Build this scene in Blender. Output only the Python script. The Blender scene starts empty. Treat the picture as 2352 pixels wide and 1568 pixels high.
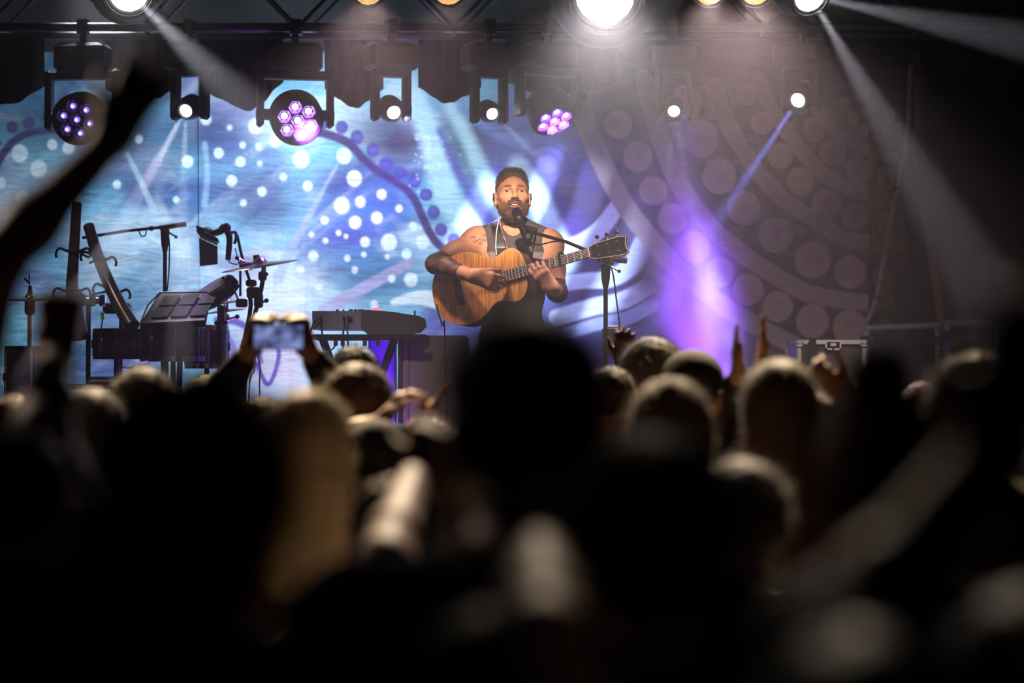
import bpy, math, random
import numpy as np
from mathutils import Vector, Matrix

# ------------------------------------------------------------------ camera, world, exposure
sc = bpy.context.scene
COL = sc.collection
F_PX, CX, CY = 5520.0, 1176.0, 784.0
CAM = Vector((0.0, 0.0, 1.65))
PITCH = math.atan(84.0 / F_PX)
cam_d = bpy.data.cameras.new('camera')
cam_d.sensor_width = 36.0
cam_d.lens = 36.0 * F_PX / 2352.0
cam_d.clip_start, cam_d.clip_end = 0.05, 100.0
cam_d.dof.use_dof = True
cam_d.dof.focus_distance = 11.35
cam_d.dof.aperture_fstop = 1.75
cam_d.dof.aperture_blades = 0
cam = bpy.data.objects.new('camera', cam_d)
COL.objects.link(cam)
cam.location = CAM
cam.rotation_euler = (math.pi / 2 + PITCH, 0, 0)
sc.camera = cam

sc.view_settings.view_transform = 'Standard'
sc.view_settings.look = 'None'
sc.view_settings.exposure = 0.0
sc.view_settings.gamma = 1.0
sc.view_settings.use_curve_mapping = False
sc.cycles.max_bounces = 5
sc.cycles.diffuse_bounces = 2
sc.cycles.glossy_bounces = 2
sc.cycles.transmission_bounces = 3
sc.cycles.volume_bounces = 0
sc.cycles.transparent_max_bounces = 8
sc.cycles.sample_clamp_indirect = 4.0
sc.cycles.use_denoising = True
sc.cycles.adaptive_threshold = 0.02
sc.cycles.caustics_reflective = False
sc.cycles.caustics_refractive = False

w = bpy.data.worlds.new('night')
sc.world = w
w.use_nodes = True
w.node_tree.nodes['Background'].inputs[0].default_value = (0.12, 0.12, 0.35, 1)
w.node_tree.nodes['Background'].inputs[1].default_value = 0.006


def P(px, py, d):
    """world point that stands at ground distance d and is seen at photo pixel (px, py)"""
    cp, sp = math.cos(PITCH), math.sin(PITCH)
    a, b = (px - CX) / F_PX, -(py - CY) / F_PX
    r = Vector((a, cp - b * sp, sp + b * cp))
    return CAM + r * (d / r.y)


def S2L(c):
    return tuple(((x / 12.92) if x <= 0.04045 else ((x + 0.055) / 1.055) ** 2.4) for x in c)


def rgb(r, g, b):
    return S2L((r / 255.0, g / 255.0, b / 255.0))


def aim(o, target):
    d = Vector(target) - o.location
    o.rotation_euler = d.to_track_quat('-Z', 'Y').to_euler()


def spot(name, loc, target, power, color, angle, blend=0.3, radius=0.03, gobo=None):
    L = bpy.data.lights.new(name, 'SPOT')
    L.energy, L.color = power, color
    L.spot_size, L.spot_blend = math.radians(angle), blend
    L.shadow_soft_size = radius
    o = bpy.data.objects.new(name, L)
    COL.objects.link(o)
    o.location = loc
    aim(o, target)
    if gobo:
        L.use_nodes = True
        nt = L.node_tree
        em = nt.nodes['Emission']
        tc = nt.nodes.new('ShaderNodeTexCoord')
        mp = nt.nodes.new('ShaderNodeMapping')
        nt.links.new(tc.outputs['Normal'], mp.inputs[0])
        mp.inputs['Rotation'].default_value = (0, 0, math.radians(gobo[0]))
        wv = nt.nodes.new('ShaderNodeTexWave')
        wv.wave_type = 'BANDS'
        wv.bands_direction = 'X'
        wv.inputs['Scale'].default_value = gobo[1]
        wv.inputs['Distortion'].default_value = gobo[2]
        wv.inputs['Detail'].default_value = 1.0
        nt.links.new(mp.outputs[0], wv.inputs['Vector'])
        rm = nt.nodes.new('ShaderNodeMapRange')
        rm.inputs['From Min'].default_value = gobo[3]
        rm.inputs['From Max'].default_value = gobo[4]
        rm.inputs['To Min'].default_value = 0.02
        rm.inputs['To Max'].default_value = 1.0
        nt.links.new(wv.outputs['Fac'], rm.inputs[0])
        nt.links.new(rm.outputs[0], em.inputs['Strength'])
    return o


def area(name, loc, target, power, color, sx, sy, spread=math.pi):
    L = bpy.data.lights.new(name, 'AREA')
    L.shape = 'RECTANGLE'
    L.size, L.size_y = sx, sy
    L.energy, L.color = power, color
    L.spread = spread
    o = bpy.data.objects.new(name, L)
    COL.objects.link(o)
    o.location = loc
    aim(o, target)
    return o


D_SING, D_BACK, D_TRUSS, D_FRONT = 11.5, 14.5, 12.8, 11.0
STAGE_Z = 0.85

# ---- stage lamps (at the fixtures built below or the roof rig above the frame, plus added fills)
WARM, WHITE, CYAN, PURP, BLUE = (1.0, 0.72, 0.45), (1.0, 0.93, 0.85), (0.62, 0.85, 1.0), (0.36, 0.08, 1.0), (0.2, 0.25, 1.0)
# key light on the singer from the front truss
spot('key_singer', (-0.25, 6.0, 4.3), P(1178, 515, 11.4), 3600, (1.0, 0.76, 0.57), 5.9, 1.0, 0.04)
# backdrop washes: a row of lamps on the roof rig between truss and banner, and floor lamps
for k, (x, pw, tx) in enumerate(((-2.9, 85, 60), (-2.0, 150, 330), (-1.1, 300, 630), (-0.25, 220, 880))):
    spot('wash_backdrop_row', (x, 13.12, 4.45), P(tx, 900, D_BACK - .1), pw, (0.66, 0.90, 1.0), 84, 1.0, 0.12)
spot('wash_backdrop_low', (-1.3, 13.3, 0.95), P(690, 760, D_BACK), 75, (0.95, 0.87, 1.0), 110, 1.0, 0.2)
spot('gobo_backdrop', P(905, 262, 12.45), P(1230, 560, D_BACK), 640, (0.60, 0.76, 1.0), 34, 0.6, 0.01,
     gobo=(25, 2.6, 2.0, 0.25, 0.8))
spot('wash_purple', P(700, 300, 12.45), P(770, 370, D_BACK), 900, PURP, 34, 0.9, 0.05)
spot('wash_purple_right', P(1275, 290, 12.4), P(1400, 520, D_BACK), 110, (.36, .2, 1.0), 50, 0.9, 0.05)
spot('wash_right', (0.6, 9.2, 3.9), P(1850, 680, D_BACK), 260, (1.0, 0.74, 0.66), 34, 0.9, 0.2)
# lamps over the percussion: an added front fill, rear rim and a violet kicker
spot('percussion_fill', (-3.0, 10.7, 4.4), P(300, 740, 12.2), 230, (1.0, 0.9, 0.85), 16, 0.8, 0.2)
spot('percussion_rear', (-2.3, 13.05, 4.1), P(290, 760, 12.2), 420, (0.9, 0.9, 1.0), 40, 0.8, 0.1)
spot('percussion_kick', P(720, 300, 12.4), P(470, 720, 12.2), 420, (.45, .14, 1.0), 22, 0.8, 0.06)
# soft fill lamps added to brighten keyboard and cabinet, and the flight case
spot('fill_keyboard', (-1.0, 7.6, 4.4), P(860, 850, 12), 700, (1.0, 0.84, 0.74), 9, 1.0, 0.15)
spot('fill_case', (1.2, 7.8, 4.4), P(1930, 810, 12), 620, (1.0, 0.82, 0.70), 9, 1.0, 0.15)
# rear audience lights high on the roof rig: they rim the middle of the crowd
spot('audience_back_a', (-1.3, 10.6, 5.6), (-0.9, 6.6, 1.6), 5200, (1.0, .74, .44), 33, 0.7, 0.12)
spot('audience_back_b', (1.6, 10.6, 5.6), (1.3, 6.6, 1.6), 5200, (1.0, .74, .44), 33, 0.7, 0.12)
# narrow lamps added to light single raised arms in the crowd
spot('audience_side', (-4.4, 6.4, 4.4), P(140, 400, 3.5), 700, (1.0, 0.80, 0.66), 7.5, 0.6, 0.1)
for tgt, pw, an in ((P(905, 1215, 3.55), 2200, 2.6), (P(1245, 1400, 2.05), 900, 1.7), (P(1830, 1240, 4.2), 2600, 4), (P(1930, 1440, 1.65), 900, 3.6), (P(2230, 1020, 1.75), 700, 3.0)):
    spot('audience_arm_fill', (0.4, 9.6, 6.0), tgt, pw, (1.0, .80, .60), an, 0.8, 0.1)

# ------------------------------------------------------------------ helpers
ORG = {}


def tag(o, label=None, cat=None, group=None, kind=None):
    if label: o['label'] = label
    if cat: o['category'] = cat
    if group: o['group'] = group
    if kind: o['kind'] = kind
    return o


def thing(name, loc, label, cat, group=None):
    o = bpy.data.objects.new(name, None)
    o.empty_display_size = 0.1
    COL.objects.link(o)
    o.location = loc
    ORG[o.name] = Vector(loc)
    return tag(o, label, cat, group)


def mesh_from(name, verts, faces, smooth=True):
    """verts Nx3 array, faces: quads Mx4 array or list of polygons"""
    me = bpy.data.meshes.new(name)
    verts = np.asarray(verts, dtype=np.float32)
    if isinstance(faces, np.ndarray):
        n, k = faces.shape
        me.vertices.add(len(verts))
        me.vertices.foreach_set('co', verts.ravel())
        me.loops.add(n * k)
        me.loops.foreach_set('vertex_index', faces.astype(np.int32).ravel())
        me.polygons.add(n)
        me.polygons.foreach_set('loop_start', np.arange(0, n * k, k, dtype=np.int32))
        me.update(calc_edges=True)
    else:
        me.from_pydata([tuple(map(float, v)) for v in verts], [], faces)
    me.polygons.foreach_set('use_smooth', np.full(len(me.polygons), smooth))
    me.validate()
    return me


def put(name, me, mat, parent=None, base=None):
    """link a mesh whose coordinates are world coordinates; parent = its thing or part"""
    o = bpy.data.objects.new(name, me)
    COL.objects.link(o)
    if mat is not None and len(me.materials) == 0:
        me.materials.append(mat)
    if parent is not None:
        org = ORG[parent.name]
        o.parent = parent
    else:
        org = Vector(base) if base is not None else Vector((0, 0, 0))
        o.location = org
    me.transform(Matrix.Translation(-org))
    ORG[o.name] = org
    return o


class MB:
    def __init__(s):
        s.v, s.f = [], []

    def add(s, vs, fs):
        n = len(s.v)
        s.v += [tuple(v) for v in vs]
        s.f += [tuple(i + n for i in f) for f in fs]
        return s

    def box(s, c, size, ax=None, bevel=0.0):
        c = Vector(c)
        X, Y, Z = ax if ax else (Vector((1, 0, 0)), Vector((0, 1, 0)), Vector((0, 0, 1)))
        hx, hy, hz = size[0] / 2, size[1] / 2, size[2] / 2
        if bevel <= 0:
            vs = [c + X * hx * i + Y * hy * j + Z * hz * k for i in (-1, 1) for j in (-1, 1) for k in (-1, 1)]
            return s.add(vs, [(0, 1, 3, 2), (4, 6, 7, 5), (0, 4, 5, 1), (2, 3, 7, 6), (0, 2, 6, 4), (1, 5, 7, 3)])
        b = min(bevel, hx * .95, hy * .95, hz * .95)
        rings = []
        for zz, ins in ((-hz, b), (-hz + b, 0), (hz - b, 0), (hz, b)):
            r = []
            for sx, sy in ((-1, -1), (1, -1), (1, 1), (-1, 1)):
                a, d = hx - ins, hy - ins
                if sx * sy > 0:
                    pts = [(sx * a, sy * (d - b)), (sx * (a - b), sy * d)]
                else:
                    pts = [(sx * (a - b), sy * d), (sx * a, sy * (d - b))]
                # order counter-clockwise
                if (sx, sy) == (-1, -1): pts = [(-a, -(d - b)), (-(a - b), -d)]
                if (sx, sy) == (1, -1): pts = [((a - b), -d), (a, -(d - b))]
                if (sx, sy) == (1, 1): pts = [(a, (d - b)), ((a - b), d)]
                if (sx, sy) == (-1, 1): pts = [(-(a - b), d), (-a, (d - b))]
                r += pts
            rings.append([c + X * p[0] + Y * p[1] + Z * zz for p in r])
        vs = sum(rings, [])
        fs = [tuple(reversed(range(8))), tuple(range(24, 32))]
        for k in range(3):
            for i in range(8):
                j = (i + 1) % 8
                fs.append((k * 8 + i, k * 8 + j, k * 8 + 8 + j, k * 8 + 8 + i))
        return s.add(vs, fs)

    def frame(s, a, b):
        d = (Vector(b) - Vector(a)).normalized()
        u = d.cross(Vector((0, 0, 1)))
        if u.length < 1e-4: u = d.cross(Vector((0, 1, 0)))
        u.normalize()
        return d, u, d.cross(u).normalized()

    def cyl(s, a, b, r0, r1=None, seg=12, cap=True):
        return s.prof(a, b, [(0, r0), (1, r0 if r1 is None else r1)], seg, cap)

    def prof(s, a, b, prof, seg=16, cap=True):
        """lathe along a->b; prof = [(t, r)]"""
        a, b = Vector(a), Vector(b)
        d, u, v = s.frame(a, b)
        vs, fs = [], []
        for t, r in prof:
            c = a + (b - a) * t
            for i in range(seg):
                q = 2 * math.pi * i / seg
                vs.append(c + (u * math.cos(q) + v * math.sin(q)) * max(r, 1e-4))
        for k in range(len(prof) - 1):
            for i in range(seg):
                j = (i + 1) % seg
                fs.append((k * seg + i, k * seg + j, (k + 1) * seg + j, (k + 1) * seg + i))
        if cap:
            fs.append(tuple(reversed(range(seg))))
            n = (len(prof) - 1) * seg
            fs.append(tuple(range(n, n + seg)))
        return s.add(vs, fs)

    def tube(s, pts, r, seg=8, n=0):
        pts = [Vector(p) for p in pts]
        if n:
            pts = spline(pts, n)
        d0 = (pts[1] - pts[0]).normalized()
        u = d0.cross(Vector((0.13, 0.2, 1))).normalized()
        vs, fs = [], []
        m = len(pts)
        for k, p in enumerate(pts):
            d = (pts[min(k + 1, m - 1)] - pts[max(k - 1, 0)]).normalized()
            u = (u - d * u.dot(d)).normalized()
            v = d.cross(u)
            rr = r(k / (m - 1)) if callable(r) else r
            for i in range(seg):
                q = 2 * math.pi * i / seg
                vs.append(p + (u * math.cos(q) + v * math.sin(q)) * rr)
        for k in range(m - 1):
            for i in range(seg):
                j = (i + 1) % seg
                fs.append((k * seg + i, k * seg + j, (k + 1) * seg + j, (k + 1) * seg + i))
        fs.append(tuple(reversed(range(seg))))
        fs.append(tuple(range((m - 1) * seg, m * seg)))
        return s.add(vs, fs)

    def ball(s, c, r, seg=14, rings=8, ax=None):
        c = Vector(c)
        r = (r, r, r) if not hasattr(r, '__len__') else r
        X, Y, Z = ax if ax else (Vector((1, 0, 0)), Vector((0, 1, 0)), Vector((0, 0, 1)))
        vs = [c - Z * r[2]]
        for k in range(1, rings):
            q = math.pi * k / rings - math.pi / 2
            for i in range(seg):
                p = 2 * math.pi * i / seg
                vs.append(c + X * r[0] * math.cos(q) * math.cos(p) + Y * r[1] * math.cos(q) * math.sin(p) + Z * r[2] * math.sin(q))
        vs.append(c + Z * r[2])
        fs = [(0, 1 + (i + 1) % seg, 1 + i) for i in range(seg)]
        for k in range(rings - 2):
            for i in range(seg):
                j = (i + 1) % seg
                a, b = 1 + k * seg, 1 + (k + 1) * seg
                fs.append((a + i, a + j, b + j, b + i))
        t = len(vs) - 1
        a = 1 + (rings - 2) * seg
        fs += [(a + i, a + (i + 1) % seg, t) for i in range(seg)]
        return s.add(vs, fs)

    def prism(s, poly, n, thick):
        """poly: list of Vectors in a plane; extruded by n*thick"""
        n = Vector(n).normalized()
        m = len(poly)
        vs = [Vector(p) for p in poly] + [Vector(p) + n * thick for p in poly]
        fs = [tuple(reversed(range(m))), tuple(range(m, 2 * m))]
        fs += [(i, (i + 1) % m, m + (i + 1) % m, m + i) for i in range(m)]
        return s.add(vs, fs)

    def strip(s, pts, width, n, thick):
        """flat band along pts, width in direction pts' side, thickness along n"""
        pts = [Vector(p) for p in pts]
        m = len(pts)
        vs, fs = [], []
        for k, p in enumerate(pts):
            d = (pts[min(k + 1, m - 1)] - pts[max(k - 1, 0)]).normalized()
            nn = Vector(n(k / (m - 1)) if callable(n) else n).normalized()
            u = d.cross(nn).normalized()
            for a, b in ((-1, 0), (1, 0), (1, 1), (-1, 1)):
                vs.append(p + u * a * width / 2 + nn * b * thick)
        for k in range(m - 1):
            for i in range(4):
                j = (i + 1) % 4
                fs.append((k * 4 + i, k * 4 + j, k * 4 + 4 + j, k * 4 + 4 + i))
        fs += [(3, 2, 1, 0), (4 * m - 4, 4 * m - 3, 4 * m - 2, 4 * m - 1)]
        return s.add(vs, fs)

    def build(s, name, mat, parent=None, base=None, smooth=False, angle=40):
        me = bpy.data.meshes.new(name)
        me.from_pydata(s.v, [], s.f)
        me.validate()
        o = put(name, me, mat, parent, base)
        if smooth:
            me.polygons.foreach_set('use_smooth', np.full(len(me.polygons), True))
            try:
                me.set_sharp_from_angle(angle=math.radians(angle))
            except Exception:
                pass
        return o


def spline(pts, n):
    pts = [Vector(p) for p in pts]
    q = [pts[0] * 2 - pts[1]] + pts + [pts[-1] * 2 - pts[-2]]
    out = []
    for i in range(1, len(q) - 2):
        for k in range(n):
            t = k / n
            a, b, c, d = q[i - 1], q[i], q[i + 1], q[i + 2]
            out.append(0.5 * ((2 * b) + (c - a) * t + (2 * a - 5 * b + 4 * c - d) * t * t + (3 * b - a - 3 * c + d) * t ** 3))
    out.append(pts[-1])
    return out


# ------------------------------------------------------------------ materials
MATS = {}


def mat(name, color=(0.5, 0.5, 0.5), rough=0.5, metal=0.0, var=0.12, scale=30.0, bump=0.0, emit=None, strength=0.0,
        attr=None, spec=0.5, sheen=0.0, translucent=0.0, stretch=None, alpha=None):
    if name in MATS: return MATS[name]
    m = bpy.data.materials.new(name)
    m.use_nodes = True
    nt = m.node_tree
    b = nt.nodes['Principled BSDF']
    b.inputs['Roughness'].default_value = rough
    b.inputs['Metallic'].default_value = metal
    b.inputs['Specular IOR Level'].default_value = spec
    if sheen:
        b.inputs['Sheen Weight'].default_value = sheen
        b.inputs['Sheen Roughness'].default_value = 0.4
    tc = nt.nodes.new('ShaderNodeTexCoord')
    nz = nt.nodes.new('ShaderNodeTexNoise')
    nz.inputs['Scale'].default_value = scale
    nz.inputs['Detail'].default_value = 4.0
    src = tc.outputs['Object']
    if stretch:
        mp = nt.nodes.new('ShaderNodeMapping')
        mp.inputs['Scale'].default_value = stretch
        nt.links.new(src, mp.inputs[0])
        src = mp.outputs[0]
    nt.links.new(src, nz.inputs['Vector'])
    mr = nt.nodes.new('ShaderNodeMapRange')
    mr.inputs['From Min'].default_value, mr.inputs['From Max'].default_value = 0.25, 0.75
    mr.inputs['To Min'].default_value, mr.inputs['To Max'].default_value = 1 - var, 1 + var
    nt.links.new(nz.outputs['Fac'], mr.inputs[0])
    vm = nt.nodes.new('ShaderNodeVectorMath')
    vm.operation = 'SCALE'
    nt.links.new(mr.outputs[0], vm.inputs['Scale'])
    if attr:
        at = nt.nodes.new('ShaderNodeAttribute')
        at.attribute_name = attr
        nt.links.new(at.outputs['Color'], vm.inputs[0])
    else:
        vm.inputs[0].default_value = color
    nt.links.new(vm.outputs[0], b.inputs['Base Color'])
    if bump:
        bp = nt.nodes.new('ShaderNodeBump')
        bp.inputs['Strength'].default_value = bump
        bp.inputs['Distance'].default_value = 0.01
        nt.links.new(nz.outputs['Fac'], bp.inputs['Height'])
        nt.links.new(bp.outputs[0], b.inputs['Normal'])
    if emit:
        b.inputs['Emission Color'].default_value = (*emit, 1)
        b.inputs['Emission Strength'].default_value = strength
    if translucent:
        tr = nt.nodes.new('ShaderNodeBsdfTranslucent')
        nt.links.new(vm.outputs[0], tr.inputs['Color'])
        mx = nt.nodes.new('ShaderNodeMixShader')
        mx.inputs[0].default_value = translucent
        nt.links.new(b.outputs[0], mx.inputs[1])
        nt.links.new(tr.outputs[0], mx.inputs[2])
        nt.links.new(mx.outputs[0], nt.nodes['Material Output'].inputs['Surface'])
    MATS[name] = m
    return m


BLACK = mat('black_plastic', rgb(22, 21, 24), 0.42)
BLACKM = mat('black_metal', rgb(26, 25, 28), 0.35, 0.6)
RUBBER = mat('black_rubber', rgb(14, 14, 15), 0.7)
CHROME = mat('chrome', (0.75, 0.75, 0.78), 0.18, 1.0)
STEEL = mat('aluminium', (0.5, 0.5, 0.52), 0.4, 1.0)
TRUSSM = mat('truss_dark_aluminium', (0.07, 0.065, 0.08), 0.5, 0.8)
DRAPE = mat('black_drape', rgb(13, 12, 15), 0.9, sheen=0.1, bump=0.3)
DECK = mat('stage_deck_black', rgb(24, 22, 26), 0.35, bump=0.15, scale=60)
GROUND = mat('trampled_ground', rgb(30, 27, 24), 0.9, bump=0.5, scale=12, var=0.4)
CABLE = mat('cable_rubber', rgb(12, 12, 13), 0.5)

# ------------------------------------------------------------------ the setting
def struct(name, mb, m, **k):
    return tag(mb.build(name, m, **k), kind='structure')


struct('floor', MB().box((0, 7, -0.05), (24, 24, 0.1)), GROUND)
struct('stage_deck', MB().box((0, 13.1, STAGE_Z - 0.1), (13, 5.6, 0.2)), DECK)
sk = MB()
for i in range(60):
    x0 = -6.5 + i * 13 / 60
    sk.box((x0 + 0.108, 10.33 + 0.012 * math.sin(i * 2.1), 0.37), (0.215, 0.02, 0.74))
struct('stage_skirt', sk, DRAPE)
struct('ceiling', MB().box((0, 12.6, 6.6), (14, 7.0, 0.1)), DRAPE)
# black drapes closing the stage behind and beside the banner, hung in folds
def drape(name, x0, y0, x1, y1, z0, z1, nf, amp=0.05):
    n = nf * 8
    vs, fs = [], []
    dx, dy = x1 - x0, y1 - y0
    L = math.hypot(dx, dy)
    nx, ny = -dy / L, dx / L
    for i in range(n + 1):
        t = i / n
        o = amp * math.sin(t * nf * 2 * math.pi) * (0.7 + 0.3 * math.sin(t * 17))
        for z in (z0, z1):
            for th in (0, 0.02):
                vs.append((x0 + dx * t + nx * (o + th), y0 + dy * t + ny * (o + th), z))
    for i in range(n):
        a, b = i * 4, i * 4 + 4
        fs += [(a, b, b + 2, a + 2), (b + 1, a + 1, a + 3, b + 3), (a + 2, b + 2, b + 3, a + 3), (a + 1, b + 1, b, a)]
    return struct(name, MB().add(vs, fs), DRAPE, smooth=True)


drape('wall_back', -6.5, 15.55, 6.5, 15.55, 0.0, 6.6, 40)
drape('wall_right', 3.35, 15.4, 4.6, 9.8, STAGE_Z, 6.6, 20)
drape('wall_left', -4.6, 9.8, -3.9, 15.4, STAGE_Z, 6.6, 20)

# ------------------------------------------------------------------ printed banner behind the stage
rng = np.random.default_rng(7)


def vnoise(X, Y, cx, cy, seed):
    r = np.random.default_rng(seed)
    g = r.random((256, 256))
    u, v = X / cx + 400, Y / cy + 400
    i, j = np.floor(u).astype(int), np.floor(v).astype(int)
    a, b = u - i, v - j
    a, b = a * a * (3 - 2 * a), b * b * (3 - 2 * b)
    i0, i1, j0, j1 = i % 256, (i + 1) % 256, j % 256, (j + 1) % 256
    return (g[i0, j0] * (1 - a) + g[i1, j0] * a) * (1 - b) + (g[i0, j1] * (1 - a) + g[i1, j1] * a) * b


def fbm(X, Y, cx, cy, seed, o=4):
    s, a, t = 0, 0.5, 0
    for k in range(o):
        s = s + a * vnoise(X, Y, cx, cy, seed + k)
        t += a
        a *= 0.5
        cx, cy = cx / 2, cy / 2
    return s / t


def sstep(a, b, x):
    t = np.clip((x - a) / (b - a), 0, 1)
    return t * t * (3 - 2 * t)


def pdist(X, Y, pts, n=8):
    """distance to a smooth curve and the parameter along it"""
    q = spline([Vector((p[0], p[1], 0)) for p in pts], n)
    D = np.full(X.shape, 1e9)
    T = np.zeros(X.shape)
    m = len(q) - 1
    for k in range(m):
        ax, ay, bx, by = q[k].x, q[k].y, q[k + 1].x, q[k + 1].y
        dx, dy = bx - ax, by - ay
        t = np.clip(((X - ax) * dx + (Y - ay) * dy) / (dx * dx + dy * dy + 1e-9), 0, 1)
        d = np.hypot(X - ax - t * dx, Y - ay - t * dy)
        c = d < D
        D = np.where(c, d, D)
        T = np.where(c, (k + t) / m, T)
    return D, T


def mixc(C, col, a):
    return C * (1 - a[..., None]) + np.array(S2L(tuple(c / 255 for c in col))) * a[..., None]


def banner_print(X, Y):
    """ink colours of the banner with some light and shade painted in; X, Y are banner coordinates counted from its left top corner"""
    C = np.zeros(X.shape + (3,))
    n1, n2, n3 = fbm(X, Y, 210, 150, 1), fbm(X, Y, 120, 90, 11), fbm(X, Y, 260, 200, 21)
    C[:] = S2L((0.52, 0.76, 0.88))
    C = mixc(C, (44, 98, 160), sstep(0.48, 0.70, n1) * 0.9)
    C = mixc(C, (218, 226, 245), sstep(0.52, 0.70, n2) * 0.8)
    C = mixc(C, (120, 100, 180), sstep(0.55, 0.75, n3) * 0.7)
    # streaky brush strokes
    st = fbm(X * 0.75 - Y * 0.66, X * 0.66 + Y * 0.75, 260, 26, 31, 3)
    C = mixc(C, (225, 235, 250), sstep(0.56, 0.8, st) * 0.35)
    C = mixc(C, (50, 80, 150), sstep(0.6, 0.85, 1 - st) * 0.3)

    def blob(x, y, rx, ry, col, a):
        nonlocal C
        q = ((X - x) / rx) ** 2 + ((Y - y) / ry) ** 2
        C = mixc(C, col, np.clip(a * np.exp(-q * 1.3) * (0.8 + 0.7 * (n2 - 0.5)), 0, 1))
    for bl in [(640, 720, 190, 150, (232, 232, 248), .9), (420, 600, 150, 90, (205, 222, 240), .7), (605, 465, 110, 80, (64, 48, 116), 1.15),  # dark patches near the top paint truss shade into the print
               (560, 430, 70, 60, (92, 80, 150), .6), (310, 420, 120, 80, (66, 70, 140), .85), (330, 300, 160, 75, (52, 70, 130), .95),
               (150, 560, 130, 90, (70, 110, 150), .7), (480, 320, 110, 80, (48, 60, 120), .85), (800, 545, 75, 26, (60, 40, 120), .95),
               (850, 600, 90, 60, (60, 120, 180), .8), (790, 415, 100, 45, (58, 66, 150), .95), (890, 470, 60, 30, (60, 80, 150), .6),
               (920, 320, 120, 95, (52, 38, 84), 1.2), (890, 280, 110, 50, (80, 100, 150), .5), (870, 660, 110, 45, (34, 84, 140), 1.1), (930, 640, 70, 30, (40, 90, 150), .7),
               (1095, 330, 100, 100, (50, 40, 84), 1.15), (1010, 590, 90, 70, (190, 215, 238), .8), (640, 850, 140, 80, (225, 205, 225), .9), (560, 610, 60, 40, (130, 100, 170), .7),
               (100, 290, 260, 95, (50, 72, 100), .95), (30, 470, 90, 90, (90, 130, 170), .5), (230, 720, 200, 100, (150, 180, 205), .6)]:
        blob(*bl)
    # purple flower-like swirl right of the singer and the deep indigo field of the right half
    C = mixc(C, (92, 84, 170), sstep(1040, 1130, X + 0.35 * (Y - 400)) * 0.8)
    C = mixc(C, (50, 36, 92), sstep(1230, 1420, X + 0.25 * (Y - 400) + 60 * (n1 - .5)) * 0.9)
    for (x, y, rx, ry, col, a) in [(1260, 370, 95, 55, (130, 120, 205), .95), (1330, 470, 70, 70, (50, 34, 80), .95), (1300, 540, 50, 60, (96, 50, 170), .7),
                                   (1200, 330, 60, 40, (120, 130, 200), .5), (1130, 300, 60, 50, (70, 56, 100), .6)]:
        blob(x, y, rx, ry, col, a)
    for r0, a in ((30, .5), (52, .4)):
        d = np.abs(np.hypot(X - 1255, (Y - 378) * 1.15) - r0)
        C = mixc(C, (80, 60, 160), np.exp(-(d / 5) ** 2) * a)

    def band(pts, w0, w1, col, a=1.0, soft=3.0, edge=None):
        nonlocal C
        x0, x1 = min(p[0] for p in pts) - 90, max(p[0] for p in pts) + 90
        y0, y1 = min(p[1] for p in pts) - 90, max(p[1] for p in pts) + 90
        mk = (X > x0) & (X < x1) & (Y > y0) & (Y < y1)
        if not mk.any(): return
        D, T = pdist(X[mk], Y[mk], pts)
        wd = w0 + (w1 - w0) * T
        al = (1 - sstep(wd - soft, wd + soft, D)) * a
        sub = C[mk]
        C[mk] = mixc(sub, col, al)
        if edge:
            al = np.exp(-((D - wd) / 3) ** 2) * edge[1]
            C[mk] = mixc(C[mk], edge[0], al)
    # pale flowing bands; some paint streaks of gobo light into the print
    LB, LV = (188, 218, 238), (196, 202, 240)
    band([(930, 190), (985, 300), (1012, 400), (1045, 480), (1110, 540)], 26, 30, LB, .9, 14)
    band([(1030, 230), (1075, 320), (1110, 400), (1150, 470), (1190, 540)], 14, 24, LB, .85, 12)
    band([(1190, 380), (1235, 450), (1262, 520), (1300, 600)], 22, 30, (200, 224, 244), .9, 12)
    band([(1060, 250), (1130, 300), (1200, 330)], 10, 16, (120, 140, 210), .7, 10)
    band([(1010, 300), (1050, 390), (1100, 480), (1150, 540)], 8, 14, (70, 66, 170), .8, 8)
    band([(1415, 478), (1380, 525), (1330, 560), (1270, 575)], 18, 22, (206, 214, 245), .95, 3)
    band([(1478, 560), (1450, 610), (1400, 640), (1340, 645), (1270, 655)], 24, 16, (210, 222, 248), .95, 3)
    band([(1520, 610), (1490, 655), (1430, 690), (1360, 705), (1280, 730)], 20, 20, (214, 224, 248), .95, 3)
    band([(1500, 700), (1440, 730), (1370, 745), (1290, 770)], 16, 14, (180, 190, 235), .9, 3)
    band([(905, 695), (940, 686), (975, 684), (1015, 690)], 8, 22, (236, 240, 250), .95, 3)
    band([(745, 715), (830, 665), (940, 605)], 16, 12, (176, 160, 205), .8, 3)
    band([(775, 378), (735, 450), (700, 515), (660, 590), (640, 640)], 3, 13, (176, 180, 220), .7, 2)
    band([(290, 350), (320, 410), (352, 480)], 5, 8, (190, 214, 235), .6, 2)
    band([(470, 330), (476, 400), (470, 470)], 6, 7, (180, 210, 240), .5, 3)
    # purple loops low on the left half
    band([(590, 835), (605, 870), (618, 882), (634, 850), (640, 800), (610, 770)], 5, 5, (84, 52, 170), .95, 2)
    band([(500, 735), (545, 740), (575, 765), (600, 830)], 9, 6, (92, 56, 170), .9, 3)
    band([(470, 750), (520, 770), (540, 830), (520, 880)], 8, 8, (120, 70, 190), .7, 3)
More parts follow.
